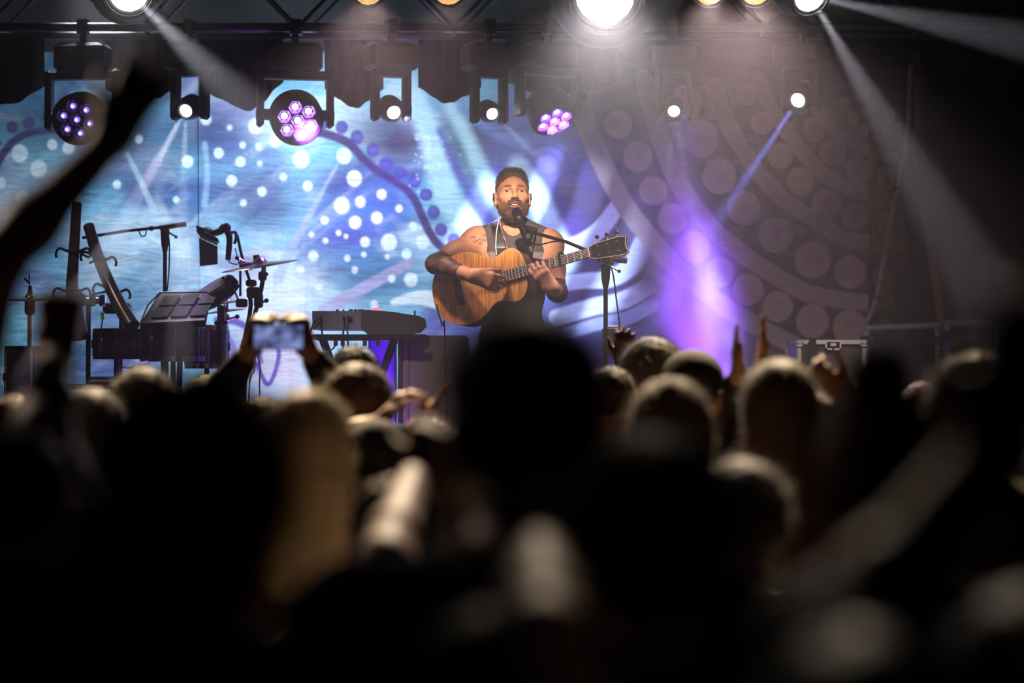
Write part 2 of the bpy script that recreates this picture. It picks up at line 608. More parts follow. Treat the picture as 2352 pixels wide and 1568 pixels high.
    # pale discs
    for (x, y, r) in [(587, 290, 18), (633, 324, 15), (595, 337, 9), (692, 366, 20), (790, 358, 18), (814, 410, 18), (651, 407, 9), (602, 440, 11), (707, 428, 12),
                      (785, 472, 19), (828, 464, 13), (877, 447, 12), (816, 511, 15), (866, 501, 14), (746, 506, 10), (949, 520, 10), (917, 479, 9), (839, 556, 12),
                      (894, 557, 19), (971, 556, 16), (934, 583, 12), (798, 593, 8), (836, 585, 7), (716, 539, 7), (720, 588, 12), (944, 642, 16), (732, 660, 8), (778, 535, 7), (795, 543, 6),
                      (748, 553, 7), (45, 352, 19), (88, 388, 20), (120, 332, 12), (158, 340, 15), (51, 454, 16), (23, 507, 15), (317, 318, 10), (431, 371, 14), (473, 274, 13), (527, 293, 7),
                      (557, 333, 8), (502, 351, 12), (552, 371, 12), (532, 415, 13), (597, 376, 7), (268, 423, 10), (405, 459, 8), (559, 466, 8), (0, 420, 13), (900, 640, 9), (860, 700, 10), (890, 590, 6), (815, 620, 8), (690, 620, 10)]:
        d = np.hypot(X - x, (Y - y) * 0.93)
        C = mixc(C, (238, 240, 252), (1 - sstep(r - 2.2, r + 1.2, d)) * 0.86)
    # dark tentacles with suckers
    IND = (48, 32, 104)
    ten = [(690, 296), (750, 308), (800, 328), (835, 365), (870, 395), (915, 422), (948, 452), (967, 490), (985, 530), (1012, 566), (1060, 600)]
    band(ten, 10, 9, IND, .97, 2, ((96, 70, 170), .35))
    for (x, y, r) in [(745, 280, 16), (785, 292, 15), (820, 315, 16), (857, 345, 16), (887, 377, 16), (921, 397, 14), (953, 416, 15), (979, 447, 15), (996, 487, 15), (1013, 527, 15), (1042, 550, 14)]:
        d = np.hypot(X - x, (Y - y) * 0.95)
        C = mixc(C, (66, 54, 150), (1 - sstep(r - 2, r + 1, d)) * 0.95)
        C = mixc(C, (104, 100, 200), np.exp(-((d) / (r * .5)) ** 2) * .5)
    band([(-20, 400), (20, 335), (60, 308), (120, 298), (170, 310)], 9, 8, (56, 44, 100), .95, 2)
    for (x, y, r) in [(-10, 330, 14), (28, 292, 14), (66, 282, 15), (108, 268, 14)]:
        d = np.hypot(X - x, Y - y)
        C = mixc(C, (60, 52, 110), (1 - sstep(r - 2, r + 1, d)) * 0.9)
    # sprinkled droplets
    r = np.random.default_rng(5)
    for k in range(60):
        x, y = 985 + r.normal() * 26, 355 + r.normal() * 34 + r.normal() * 6
        d = np.hypot(X - x, Y - y)
        C = mixc(C, (225, 240, 250), np.exp(-(d / (1.2 + r.random() * 1.5)) ** 2) * .9)
    # right half: rows of big discs between bowed bands
    MV, DK = (150, 134, 140), (38, 32, 62)
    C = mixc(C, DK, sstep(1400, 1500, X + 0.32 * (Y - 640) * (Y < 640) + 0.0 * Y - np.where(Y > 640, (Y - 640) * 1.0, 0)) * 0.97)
    for pts, w0, w1 in [([(1330, 240), (1355, 310), (1402, 412), (1454, 498), (1548, 608), (1644, 689), (1728, 743), (1833, 797), (1940, 850)], 24, 20),
                        ([(1480, 180), (1535, 370), (1611, 497), (1711, 588), (1796, 642), (1863, 676), (1981, 694), (2060, 690)], 22, 19),
                        ([(1640, 200), (1668, 276), (1728, 377), (1796, 454), (1897, 520), (1935, 545), (2010, 556), (2100, 552)], 20, 17),
                        ([(1740, 180), (1775, 252), (1846, 353), (1913, 414), (2014, 448), (2100, 452)], 17, 17),
                        ([(1850, 200), (1897, 280), (1964, 333), (2025, 349), (2100, 350)], 15, 14)]:
        band(pts, w0, w1, MV, .95, 3)
    for (x, y, r) in [(1465, 360, 34), (1500, 437, 33), (1545, 502, 34), (1595, 568, 36), (1652, 626, 34), (1718, 665, 36), (1786, 704, 35), (1865, 738, 38), (1952, 752, 40),
                      (1420, 285, 32), (1575, 235, 38), (1609, 318, 42), (1652, 405, 40), (1709, 477, 39), (1781, 540, 40), (1866, 597, 42), (1952, 624, 38), (2040, 640, 34),
                      (1715, 215, 26), (1752, 283, 27), (1792, 357, 30), (1838, 417, 32), (1898, 466, 34), (1964, 497, 31), (2050, 510, 30),
                      (1838, 240, 24), (1870, 296, 28), (1913, 350, 31), (1974, 390, 31), (2045, 400, 28), (1939, 239, 15), (1961, 270, 16), (1986, 298, 15), (2014, 306, 14), (2060, 250, 20), (2045, 760, 30)]:
        d = np.hypot(X - x, (Y - y) * 0.96)
        C = mixc(C, (162, 142, 142), (1 - sstep(r - 2.5, r + 1, d)) * 0.95)
        C = mixc(C, (128, 108, 114), np.exp(-((d) / (r * .35)) ** 2) * .35)
    # weave and fading of the ink
    C *= (0.93 + 0.14 * vnoise(X, Y, 3.0, 60, 51) * 1.0)[..., None]
    return np.clip(C, 0, 1)


def banner_mat():
    m = mat('printed_banner_cloth', attr='Print', rough=0.72, var=0.0, spec=0.3)
    nt = m.node_tree
    b = nt.nodes['Principled BSDF']
    tc = nt.nodes.new('ShaderNodeTexCoord')
    mp = nt.nodes.new('ShaderNodeMapping')
    mp.inputs['Scale'].default_value = (3.0, 1, 11.0)
    mp.inputs['Rotation'].default_value = (0, math.radians(12), 0)
    nt.links.new(tc.outputs['Object'], mp.inputs[0])
    nz = nt.nodes.new('ShaderNodeTexNoise')
    nz.inputs['Scale'].default_value = 1.6
    nz.inputs['Detail'].default_value = 5
    nz.inputs['Distortion'].default_value = 1.6
    nt.links.new(mp.outputs[0], nz.inputs['Vector'])
    bp = nt.nodes.new('ShaderNodeBump')
    bp.inputs['Strength'].default_value = 0.4
    bp.inputs['Distance'].default_value = 0.03
    nt.links.new(nz.outputs['Fac'], bp.inputs['Height'])
    nt.links.new(bp.outputs[0], b.inputs['Normal'])
    return m


BANNER = banner_mat()


def banner(name, x0, x1, step, ytop, base_d, label, fold=None):
    pxs = np.arange(x0, x1 + .1, step)
    pys = np.concatenate([np.arange(ytop, 935, step), np.linspace(940, 1168, 12)])
    X, Y = np.meshgrid(pxs, pys, indexing='ij')
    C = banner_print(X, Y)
    # cloth relief: long creases and shallow billows
    rel = 0.05 * (fbm(X, Y, 420, 300, 61, 2) - .5) + 0.016 * (fbm(X + Y * .3, Y, 150, 34, 71, 3) - .5) + 0.008 * np.sin(X / 2160 * 2 * np.pi * 9)
    rel -= 0.01 * np.exp(-((X - 457 - (Y - 400) * 0.02) / 2.0) ** 2)
    dep = base_d + rel if fold is None else base_d + rel + fold(X)
    cp, sp = math.cos(PITCH), math.sin(PITCH)
    a, b = (X - CX) / F_PX, -(Y - CY) / F_PX
    ry = cp - b * sp
    V = np.stack([a * base_d / ry, dep, CAM.z + (sp + b * cp) * base_d / ry], -1).reshape(-1, 3)
    nx, ny = X.shape
    idx = np.arange(nx * ny).reshape(nx, ny)
    Q = np.stack([idx[:-1, :-1], idx[:-1, 1:], idx[1:, 1:], idx[1:, :-1]], -1).reshape(-1, 4)
    me = mesh_from(name, V, Q)
    ca = me.color_attributes.new('Print', 'FLOAT_COLOR', 'POINT')
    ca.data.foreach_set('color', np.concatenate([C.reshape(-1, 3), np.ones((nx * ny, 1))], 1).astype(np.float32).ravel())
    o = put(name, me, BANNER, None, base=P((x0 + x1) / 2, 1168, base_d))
    return tag(o, label, 'banner')


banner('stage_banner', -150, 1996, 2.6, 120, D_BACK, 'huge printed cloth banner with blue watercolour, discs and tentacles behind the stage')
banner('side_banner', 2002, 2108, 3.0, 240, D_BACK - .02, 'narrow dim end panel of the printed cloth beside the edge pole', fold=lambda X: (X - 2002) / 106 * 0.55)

# ------------------------------------------------------------------ trusses
def truss(x0, x1, d, z, h, label):
    t = thing('lighting_truss', ((x0 + x1) / 2, d, z), label, 'truss')
    w_ = 0.30
    cs = [(d - w_ / 2, z), (d + w_ / 2, z), (d - w_ / 2, z + h), (d + w_ / 2, z + h)]
    for (y, zz) in cs:
        MB().cyl((x0, y, zz), (x1, y, zz), 0.024, seg=10).build('chord', TRUSSM, t, smooth=True)
    n = int(round((x1 - x0) / 0.42))
    st = (x1 - x0) / n
    for side in (0, 1):
        me = None
        for i in range(n):
            up = i % 2 == 0
            y = cs[side][0]
            xa = x0 + i * st
            za, zb = (z, z + h) if up else (z + h, z)
            if i < 2:
                b = MB().cyl((xa, y, za), (xa + st, y, zb), 0.011, seg=6).build('brace', TRUSSM, t, smooth=True)
                if i == 0: m0 = b
                else: m1 = b
            else:
                src = m0 if up else m1
                b = src.copy()
                COL.objects.link(b)
                b.location.x = src.location.x + (i - (0 if up else 1)) * st
    for i in range(0, n, 2):
        xa = x0 + i * st
        if i == 0:
            r0 = MB().cyl((xa, d - w_ / 2, z), (xa, d + w_ / 2, z), 0.011, seg=6).build('rung', TRUSSM, t, smooth=True)
        else:
            b = r0.copy()
            COL.objects.link(b)
            b.location.x = r0.location.x + i * st
    return t


Z_TR = P(0, 72, D_TRUSS).z
truss(-3.6, 3.4, D_TRUSS, Z_TR, 0.42, 'aluminium lattice truss carrying the moving lights over the banner')
Z_FR = P(0, -185, D_FRONT).z
truss(-3.9, 3.9, D_FRONT, Z_FR, 0.42, 'aluminium lattice truss nearer the crowd with the glaring white lamps')

# ------------------------------------------------------------------ moving lights
LENS_W = mat('lens_white_lit', (0.9, 0.9, 0.9), 0.2, emit=(1.0, 0.97, 0.92), strength=30)
LENS_WW = mat('lens_glaring_lit', (0.9, 0.9, 0.9), 0.2, emit=(1.0, 0.95, 0.88), strength=60)
LENS_WASH = mat('lens_wash_lit', (0.9, 0.9, 0.9), 0.2, emit=(1.0, 0.97, 1.0), strength=5)
LENS_B = mat('lens_blue_white_lit', (0.8, 0.8, 0.9), 0.2, emit=(0.86, 0.9, 1.0), strength=12)
RIM_B = mat('lens_blue_rim', (0.3, 0.3, 0.9), 0.15, emit=(0.16, 0.18, 0.85), strength=1.2)
LENS_P = mat('lens_dim_violet', (0.4, 0.3, 0.9), 0.1, emit=(0.30, 0.16, 0.85), strength=1.1)
LENS_PC = mat('lens_violet_core', (0.8, 0.8, 0.9), 0.1, emit=(0.7, 0.62, 1.0), strength=4.0)
CUP_P = mat('reflector_violet', (0.35, 0.1, 0.8), 0.25, emit=(0.20, 0.03, 0.75), strength=0.8)
CUP_D = mat('reflector_dark', (0.05, 0.03, 0.1), 0.25)
LENS_A = mat('lens_amber_lit', (0.5, 0.3, 0.1), 0.2, emit=(1.0, 0.50, 0.16), strength=.8)
FIX = mat('fixture_black', rgb(16, 15, 17), 0.6, 0.0)


def basis(dr):
    dr = Vector(dr).normalized()
    h = dr.cross(Vector((0, 0, 1)))
    if h.length < 1e-3: h = Vector((1, 0, 0))
    h.normalize()
    return dr, h, h.cross(dr).normalized()


def moving_light(px, py, d, dr, r, kind, label, group, ztruss, lens=None, cup=None, core=None, ytruss=None):
    dr, h, v = basis(dr)
    L = r * (1.5 if kind == 'wash' else 2.6)
    d = (12.65 if ztruss < Z_FR - .05 else D_FRONT - .15) + dr.y * L * .55
    c = P(px, py, d)
    piv = c - dr * L * 0.55
    zb = ztruss - 0.09
    hb = min(0.15, max(0.07, (zb - piv.z) * 0.4))
    t = thing('moving_light', (piv.x, piv.y, zb), label, 'stage light', group)
    hh = Vector((h.x, h.y, 0)).normalized()
    ff = Vector((-hh.y, hh.x, 0))
    ax = (hh, ff, Vector((0, 0, 1)))
    MB().box((piv.x, piv.y, zb - hb / 2), (0.27, 0.2, hb), ax, 0.02).build('base', FIX, t)
    MB().cyl((piv.x, piv.y, zb - 0.01), (piv.x, piv.y, ztruss - 0.02), 0.02).box((piv.x, piv.y, ztruss), (0.05, 0.07, 0.08), ax).build('clamp', BLACKM, t)
    yk = MB()
    ytop = zb - hb
    aw = r + 0.045
    for s in (-1, 1):
        top = Vector((piv.x, piv.y, ytop - 0.01)) + hh * aw * s
        bot = piv + hh * aw * s
        yk.box((top + bot) / 2 - Vector((0, 0, 0.02)), (0.035, 0.085, (top - bot).length + 0.09), ax, 0.012)
        yk.cyl(piv + hh * (aw + 0.02) * s, piv + hh * (r * 0.7) * s, 0.03, seg=12)
    yk.box((piv.x, piv.y, ytop - 0.015), (2 * aw + 0.035, 0.09, 0.045), ax, 0.012)
    yk.build('yoke', FIX, t)
    if kind == 'wash':
        MB().prof(c - dr * L, c, [(0, r * .45), (.15, r * .8), (.45, r), (.93, r), (.97, r * .98), (1.0, r * .93), (1.0, r * .9), (.95, r * .88)], 28).build('head', FIX, t, smooth=True)
        face = MB().cyl(c - dr * 0.02, c - dr * 0.012, r * .88, seg=28).build('face_plate', BLACK, t)
        for k in range(7):
            q = math.pi / 3 * k + 0.3
            off = Vector() if k == 6 else (h * math.cos(q) + v * math.sin(q)) * r * .53
            o = c + off - dr * 0.013
            MB().prof(o, o + dr * 0.024, [(0, r * .17), (1, r * .27)], 6, cap=False).prof(o, o + dr * 0.001, [(0, .001), (1, r * .17)], 6, cap=False).build('reflector', cup or CUP_P, face)
            MB().ball(o + dr * 0.006, (r * .125, r * .125, r * .11), 14, 8, (h, v, dr)).build('lens', lens or LENS_W, face, smooth=True)
            if core:
                MB().ball(o + dr * (0.006 + r * .09), (r * .06, r * .06, r * .05), 8, 6, (h, v, dr)).build('diode', core, face, smooth=True)
    else:
        R = r * 2.1
        MB().prof(c - dr * L * 1.1, c, [(0, R * .5), (.1, R * .72), (.55, R * .78), (.62, R * .72), (.9, R * .62), (1.0, r * 1.22), (1.0, r * 1.08), (.96, r * 1.05)], 24).build('head', FIX, t, smooth=True)
        MB().prof(c - dr * 0.015, c - dr * 0.006, [(0, r * 1.04), (1, r * 1.0)], 24).build('lens_ring', cup or CHROME, t, smooth=True)
        MB().ball(c - dr * 0.006, (r * .86, r * .86, r * .22), 18, 8, (h, v, dr)).build('lens', lens or LENS_W, t, smooth=True)
    return c, dr


G_W, G_S = 'LED wash lights on the truss', 'moving spot lights on the truss'
moving_light(176, 275, 12.5, (-0.12, -1, -0.22), 0.138, 'wash', 'dimmed round LED wash light with seven violet lenses beside raised arm', G_W, Z_TR, LENS_P, CUP_D, LENS_PC)
moving_light(684, 277, 12.5, (0.22, -1, -0.38), 0.140, 'wash', 'bright round LED wash light with seven white lenses in violet reflectors', G_W, Z_TR, LENS_WASH, CUP_P)
moving_light(1273, 277, 12.5, (0.35, -0.62, -0.95), 0.125, 'wash', 'LED wash light tipped steeply down, seven violet lenses beyond the singer', G_W, Z_TR, LENS_WASH, CUP_P)
c1, a1 = moving_light(426, 255, 12.6, (-0.35, -1, -0.5), 0.040, 'spot', 'white moving spot light sending two short beams past the raised arm', G_S, Z_TR, LENS_W)
c2, a2 = moving_light(905, 259, 12.55, (0.38, -1, -0.5), 0.042, 'spot', 'blue-white moving spot light on tall yoke between two wash lights', G_S, Z_TR, LENS_B, RIM_B)
c3, a3 = moving_light(1131, 262, 12.6, (0.42, -1, -0.42), 0.036, 'spot', 'white moving spot light hanging above the singer', G_S, Z_TR, LENS_W)
c4, a4 = moving_light(1548, 256, 12.6, (-0.05, -1, -0.5), 0.036, 'spot', 'white moving spot light above the violet smoke', G_S, Z_TR, LENS_W)
c5, a5 = moving_light(1832, 231, 12.6, (-0.55, -1, -0.5), 0.045, 'spot', 'blue-white moving spot light throwing a thin blue beam', G_S, Z_TR, LENS_B, RIM_B)
G_F = 'glaring lamps on the nearer truss'
c6, a6 = moving_light(296, -18, 11.75, (0.25, -1, -0.28), 0.10, 'spot', 'glaring white lamp whose beam slants over the dark raised hand', G_F, Z_FR, LENS_WW, FIX)
c7, a7 = moving_light(1390, -12, 11.75, (-0.02, -1, -0.17), 0.150, 'spot', 'largest glaring white lamp flooding the haze above the singer', G_F, Z_FR, LENS_WW, FIX)
c8, a8 = moving_light(1862, -8, 11.75, (0.35, -0.9, -0.55), 0.085, 'spot', 'white lamp throwing two wide beams toward the dark side drape', G_F, Z_FR, LENS_W, FIX)

PAR = mat('par_can_black', rgb(26, 22, 20), 0.45, 0.3)
for px, lab in ((845, 'amber par can lamp above the blue-white spot light on tall yoke'), (1030, 'amber par can lamp above the white spot light over the singer'),
                (1630, 'amber par can lamp above the violet smoke'), (1735, 'amber par can lamp next to the lamp with two wide beams')):
    c = P(px, -26, D_FRONT - .1)
    dr = Vector((0, -1, -0.25)).normalized()
    t = thing('par_can', (c.x, c.y, Z_FR), lab, 'stage light', 'amber par cans on the nearer truss')
    MB().prof(c - dr * 0.26, c, [(0, .05), (.3, .085), (1, .09), (1, .082), (.97, .08)], 20).build('can', PAR, t, smooth=True)
    MB().ball(c - dr * 0.012, (.078, .078, .02), 16, 6, basis(dr)[1:] + (dr,)).build('lens', LENS_A, t, smooth=True)
    m = c - dr * 0.13
    MB().box(m + Vector((.105, 0, .1)), (.008, .03, .22)).box(m + Vector((-.105, 0, .1)), (.008, .03, .22)).box(m + Vector((0, 0, .21)), (.218, .03, .008)).box((m.x, m.y, (m.z + .21 + Z_FR) / 2), (.03, .03, Z_FR - m.z - .21)).build('bracket', BLACKM, t)

# amber flood of the par cans into the haze
for px, pw in ((845, 150), (1030, 60), (1630, 210), (1735, 210)):
    c = P(px, -10, D_FRONT - .16)
    spot('par_flood', c, c + Vector((.1 if px > 1200 else -.05, -.25, -1)), pw, (1.0, .70, .66), 110, 1.0, .05)

# beams of the lamps above; the haze makes them visible
def beam(name, c, dr, power, color, ang, blend=.3, rad=.012, off=None):
    spot(name, c + (dr * 0.05 if off is None else off * 0.03), c + dr * 3, power, color, ang, blend, rad)


def pix_dir(c, px, py, d):
    return (P(px, py, d) - c).normalized()


beam('beam_a1', c1, pix_dir(c1, 345, 400, 11.9), 3000, (1, .90, .97), 4.5)
beam('beam_a2', c1, pix_dir(c1, 422, 420, 11.9), 1800, (1, .95, .95), 3.6)
beam('beam_b', c2, pix_dir(c2, 1040, 400, 12.0), 600, (.35, .35, 1), 7.0)
beam('beam_c', c3, pix_dir(c3, 1300, 420, 11.9), 700, (1, .88, .85), 6.0)
beam('beam_d1', c4, pix_dir(c4, 1530, 450, 12.3), 700, (.8, .6, 1), 6)
beam('beam_d2', c4, pix_dir(c4, 1585, 450, 12.3), 700, (.8, .6, 1), 6)
beam('beam_e', c5, pix_dir(c5, 1700, 430, 12.2), 7000, (.20, .24, 1), 4.5)
beam('beam_f', c6, pix_dir(c6, 560, 240, 10.4), 1000, (.95, .93, 1), 18, .9)
beam('beam_g', c7, Vector((0, -.5, -.85)).normalized(), 950, (1, .88, .86), 104, 1.0, .06, a7)
beam('beam_h1', c8, pix_dir(c8, 2150, 480, 10.3), 1000, (.95, .92, 1), 13, .6)
beam('beam_h2', c8, pix_dir(c8, 2330, 90, 10.4), 900, (.95, .92, 1), 13, .6)
# violet smoke lamps: one down from above, one up from the deck
spot('smoke_violet_top', P(1560, 200, 12.9), P(1600, 640, 13.3), 800, (.28, .07, 1), 26, .7, .05)
spot('smoke_violet_low', P(1660, 1010, 13.2), P(1600, 640, 13.4), 300, (.30, .08, 1), 44, .7, .05)
spot('smoke_white', P(1545, 250, 12.7), P(1650, 760, 13.35), 2000, (.76, .76, 1), 12, .9, .03)
spot('violet_side', P(882, 1150, 11.95), P(872, 840, 12.35), 130, (.3, .03, 1), 60, .7, .05)  # added low lamp that tints the cloth covered case
spot('violet_back', P(560, 1080, 13.4), P(600, 700, 12.2), 60, (.4, .1, 1), 90, .7, .05)

# black valances hanging in swags between the lights
for i, (xa, xb, drop) in enumerate(((-190, 100, 52), (240, 400, 24), (455, 650, 62), (745, 880, 40), (960, 1105, 34), (1160, 1420, 30))):
    n = 24
    vs, fs = [], []
    dd = 12.97
    for k in range(n + 1):
        t_ = k / n
        px = xa + (xb - xa) * t_
        py = 196 + drop * 4 * t_ * (1 - t_) * (1 + 0.15 * math.sin(t_ * 9 + i)) + 10 * math.sin(i * 2.3)
        for q, yy in enumerate((70, 120, py)):
            for th in (0, 0.012):
                p = P(px, yy, dd)
                vs.append(p + Vector((0, 0.03 * math.sin(k * 1.3 + q) * (q / 2) + th, 0)))
    for k in range(n):
        a, b = k * 6, k * 6 + 6
        for q in range(2):
            fs += [(a + 2 * q, b + 2 * q, b + 2 * q + 2, a + 2 * q + 2), (b + 2 * q + 1, a + 2 * q + 1, a + 2 * q + 3, b + 2 * q + 3)]
        fs += [(a + 4, b + 4, b + 5, a + 5)]
    o = MB().add(vs, fs).build('valance', DRAPE, None, P((xa + xb) / 2, 110, dd), smooth=True)
    tag(o, ['black cloth valance sagging beside the dimmed wash light', 'short black valance behind the raised dark hand', 'deep black valance swag beside the bright violet wash light',
            'black valance swag next to the blue-white spot light', 'black valance swag between the two spot lights by the singer', 'wide black valance behind the down-tipped wash light'][i], 'valance', 'black valances over the banner')

# ------------------------------------------------------------------ right side: edge pole, strap, rails, flight case
POLE = mat('pole_grey', rgb(120, 108, 112), 0.6)
t = thing('banner_pole', P(1990, 800, 14.2), 'slanted grey pole with cloth ties at the edge of the printed banner', 'pole')
pts = [P(2092, 150, 14.2), P(2082, 330, 14.2), P(2040, 540, 14.2), P(2012, 690, 14.2), P(1978, 800, 14.2), P(1968, 1170, 14.2)]
MB().tube(pts, 0.016, 8, 6).build('pole', POLE, t, smooth=True)
for q in (330, 440, 580, 690):
    k = P(2082 - (q - 330) * 0.2, q, 14.18)
    MB().tube([k + Vector((0.02 * math.cos(a), 0.02 * math.sin(a), 0.004 * a)) for a in np.linspace(0, 6.3, 12)], 0.006, 6).build('tie', RUBBER, t, smooth=True)
o = MB().strip([P(2104, 120, 13.6), P(2112, 330, 13.6), P(2135, 560, 13.6), P(2165, 760, 13.6), P(2175, 1190, 13.6)], 0.045, (0.15, -1, 0), 0.006).build('webbing_strap', mat('strap_maroon', rgb(92, 62, 66), 0.8), None, P(2175, 1190, 13.6))
tag(o, 'long dark maroon webbing strap falling beside the dim end panel', 'strap')
RAIL = mat('rail_painted', rgb(120, 125, 160), 0.45, 0.3)


def guardrail(xa, xb, ya, yb, d, posts, bals, label):
    t = thing('guard_rail', P((xa + xb) / 2, 868 + 0.8 * F_PX / d, d), label, 'railing', 'guard rails at the stage side')
    MB().cyl(P(xa, ya, d), P(xb, yb, d), 0.019).build('top_rail', RAIL, t, smooth=True)
    MB().cyl(P(xa, ya + 240, d), P(xb, yb + 240, d), 0.015).build('lower_rail', RAIL, t, smooth=True)
    for x in posts:
        p = P(x, ya, d)
        MB().cyl((p.x, p.y, STAGE_Z), p, 0.018).build('post', RAIL, t, smooth=True)
        k = P(x, ya + 28, d)
        MB().box(k, (0.075, 0.07, 0.05), None, 0.008).build('clamp', mat('clamp_blue', rgb(44, 52, 84), 0.5, 0.3), t)
    for x in bals:
        a, b = P(x, ya + 8, d), P(x, ya + 240, d)
        MB().cyl(a, b, 0.007, seg=8).build('baluster', STEEL, t, smooth=True)


guardrail(1985, 2157, 754, 748, 13.1, [1992, 2155], [], 'pale blue guard rail section behind the flight case')
guardrail(2175, 2420, 742, 746, 13.0, [2178, 2415], [2292], 'pale blue guard rail section with thin baluster at the drape')

CASEB = mat('case_panel', rgb(34, 30, 34), 0.5, bump=0.1, scale=200)
CASEA = mat('case_aluminium', (0.55, 0.5, 0.52), 0.45, 0.85)
CASEC = mat('case_corner', (0.85, 0.78, 0.7), 0.35, 0.8)
dC = 12.0
cw, ch = (P(1990, 780, dC) - P(1830, 780, dC)).x, P(0, 780, dC).z - STAGE_Z
cc = P(1910, 780, dC)
t = thing('flight_case', (cc.x, dC + .25, STAGE_Z), 'black flight case with aluminium edges standing under the big discs', 'case')
MB().box((cc.x, dC + .25, STAGE_Z + ch / 2), (cw - .02, .48, ch - .02)).build('panel', CASEB, t)
for sx in (-1, 1):
    for yy in (dC, dC + .5):
        MB().box((cc.x + sx * (cw / 2 - .012), yy, STAGE_Z + ch / 2), (.026, .026, ch), None, .004).build('edge_strip', CASEA, t)
for yy in (dC, dC + .5):
    for zz in (STAGE_Z + .012, STAGE_Z + ch - .012):
        MB().box((cc.x, yy, zz), (cw, .026, .026), None, .004).build('edge_strip', CASEA, t)
for sx in (-1, 1):
    for zz in (STAGE_Z + .02, STAGE_Z + ch - .02):
        k = MB().box((cc.x + sx * (cw / 2 - .014), dC - .006, zz), (.034, .034, .038), None, .005).build('corner_cap', CASEC, t)
        for q in (-1, 1):
            MB().cyl((cc.x + sx * (cw / 2 - .014) + q * .008, dC - .0225, zz), (cc.x + sx * (cw / 2 - .014) + q * .008, dC - .0245, zz), .0038, seg=8).build('rivet', BLACKM, k)
zz = STAGE_Z + ch - .03
lt = MB().box((cc.x + .005, dC - .016, zz), (.075, .012, .038), None, .004).build('latch_dish', BLACKM, t)
MB().box((cc.x + .005, dC - .026, zz + .005), (.03, .01, .016), None, .002).build('latch_wing', CASEC, lt)
for q in (-1, 1):
    MB().box((cc.x + .005 + q * .036, dC - .024, zz + .002), (.008, .008, .03)).build('latch_frame', CASEC, lt)
    MB().box((cc.x + .005 + q * .018, dC - .024, zz - .017), (.026, .008, .008)).build('latch_frame', CASEC, lt)
MB().cyl((cc.x + .145, dC - .02, STAGE_Z + ch - .205), (cc.x + .145, dC - .02, STAGE_Z + ch - .2051), .001)
o = MB().prism([P(1862, 776, dC - .03), P(1874, 776, dC - .03), P(1878, 820, dC - .03), P(1872, 840, dC - .03), P(1838, 838, dC - .03), P(1850, 800, dC - .03)], (0, 1, 0), .012).build('cloth_tab', DRAPE, None, P(1860, 840, dC - .03))
tag(o, 'black cloth corner draped over the front of the flight case', 'cloth')

# ------------------------------------------------------------------ keyboard on its stand, cabinet, violet-lit cloth case
dK = 11.9
GREYP = mat('keyboard_grey_panel', rgb(92, 92, 110), 0.4, 0.5)
p0 = P(848, 770, dK)
t = thing('keyboard', p0, 'stage keyboard seen from behind with grey rear panel and black end cheek', 'keyboard')
zt, zb_ = P(0, 714, dK).z, P(0, 757, dK).z
xl, xm, xr = P(718, 0, dK).x, P(831, 0, dK).x, P(979, 0, dK).x
MB().add([(xl, dK, zb_), (xm, dK, zb_), (xm, dK, zt), (xl, dK, zt), (xl + .03, dK + .3, zb_), (xm + .1, dK + .32, zb_), (xm + .1, dK + .32, zt - .02), (xl + .03, dK + .3, zt - .02)],
         [(0, 1, 2, 3), (5, 4, 7, 6), (4, 0, 3, 7), (1, 5, 6, 2), (3, 2, 6, 7), (4, 5, 1, 0)]).build('rear_panel', GREYP, t)
pk = [(831, 712), (842, 711), (870, 713), (905, 716), (940, 722), (962, 725), (976, 732), (979, 748), (965, 763), (930, 770), (845, 768), (831, 757)]
MB().prism([P(a, b, dK - .004) for a, b in pk], (0, 1, 0), .10).build('end_cheek', BLACK, t)
for a, w_ in ((775, 6), (789, 4), (806, 10), (817, 8), (829, 14)):
    q = P(a, 711, dK + .05)
    MB().box((q.x, q.y, zt + .004), (w_ * .00215, .02, .012), None, .002).build('knob', BLACK, t)
q = P(864, 711, dK + .04)
MB().ball(q, (.02, .02, .012), 14, 6).build('lit_button', mat('button_red_lit', (.8, .1, .2), .3, emit=(1, .08, .22), strength=2.5), t, smooth=True)
q = P(953, 720, dK + .03)
MB().box(q, (.008, .02, .03)).build('lever', BLACK, t)
for a, b in ((737, 730), (790, 728), (800, 728), (806, 730)):
    MB().cyl(P(a, b, dK), P(a, b, dK - .03), .008, seg=10).build('plug', BLACKM, t, smooth=True)
for k, path in enumerate(([(737, 730), (728, 735), (716, 752), (712, 778), (720, 805), (740, 812), (765, 800), (775, 780)], [(738, 732), (739, 757), (742, 785), (745, 830), (750, 900)],
                          [(790, 730), (792, 750), (788, 770), (790, 900)], [(805, 732), (798, 750), (799, 776), (802, 900)])):
    o = MB().tube([P(a, b, dK - .035 + .01 * k) for a, b in path], .0045, 6, 5).build('cable', CABLE, None, P(*path[-1], dK), smooth=True)
    tag(o, ['black cable looping out past the grey keyboard panel', 'black cable dropping straight from the keyboard corner', 'black cable hanging from the middle of the keyboard', 'second black cable beside the middle keyboard plugs'][k], 'cable', 'cables behind the keyboard')
t = thing('keyboard_stand', (p0.x, dK + .1, STAGE_Z), 'black folding X stand under the keyboard', 'stand')
zs = P(0, 774, dK).z
for yy in (dK - .01, dK + .26):
    MB().box(((xl + xr) / 2, yy, zs), (xr - xl + .01, .035, .028), None, .004).build('arm', BLACKM, t)
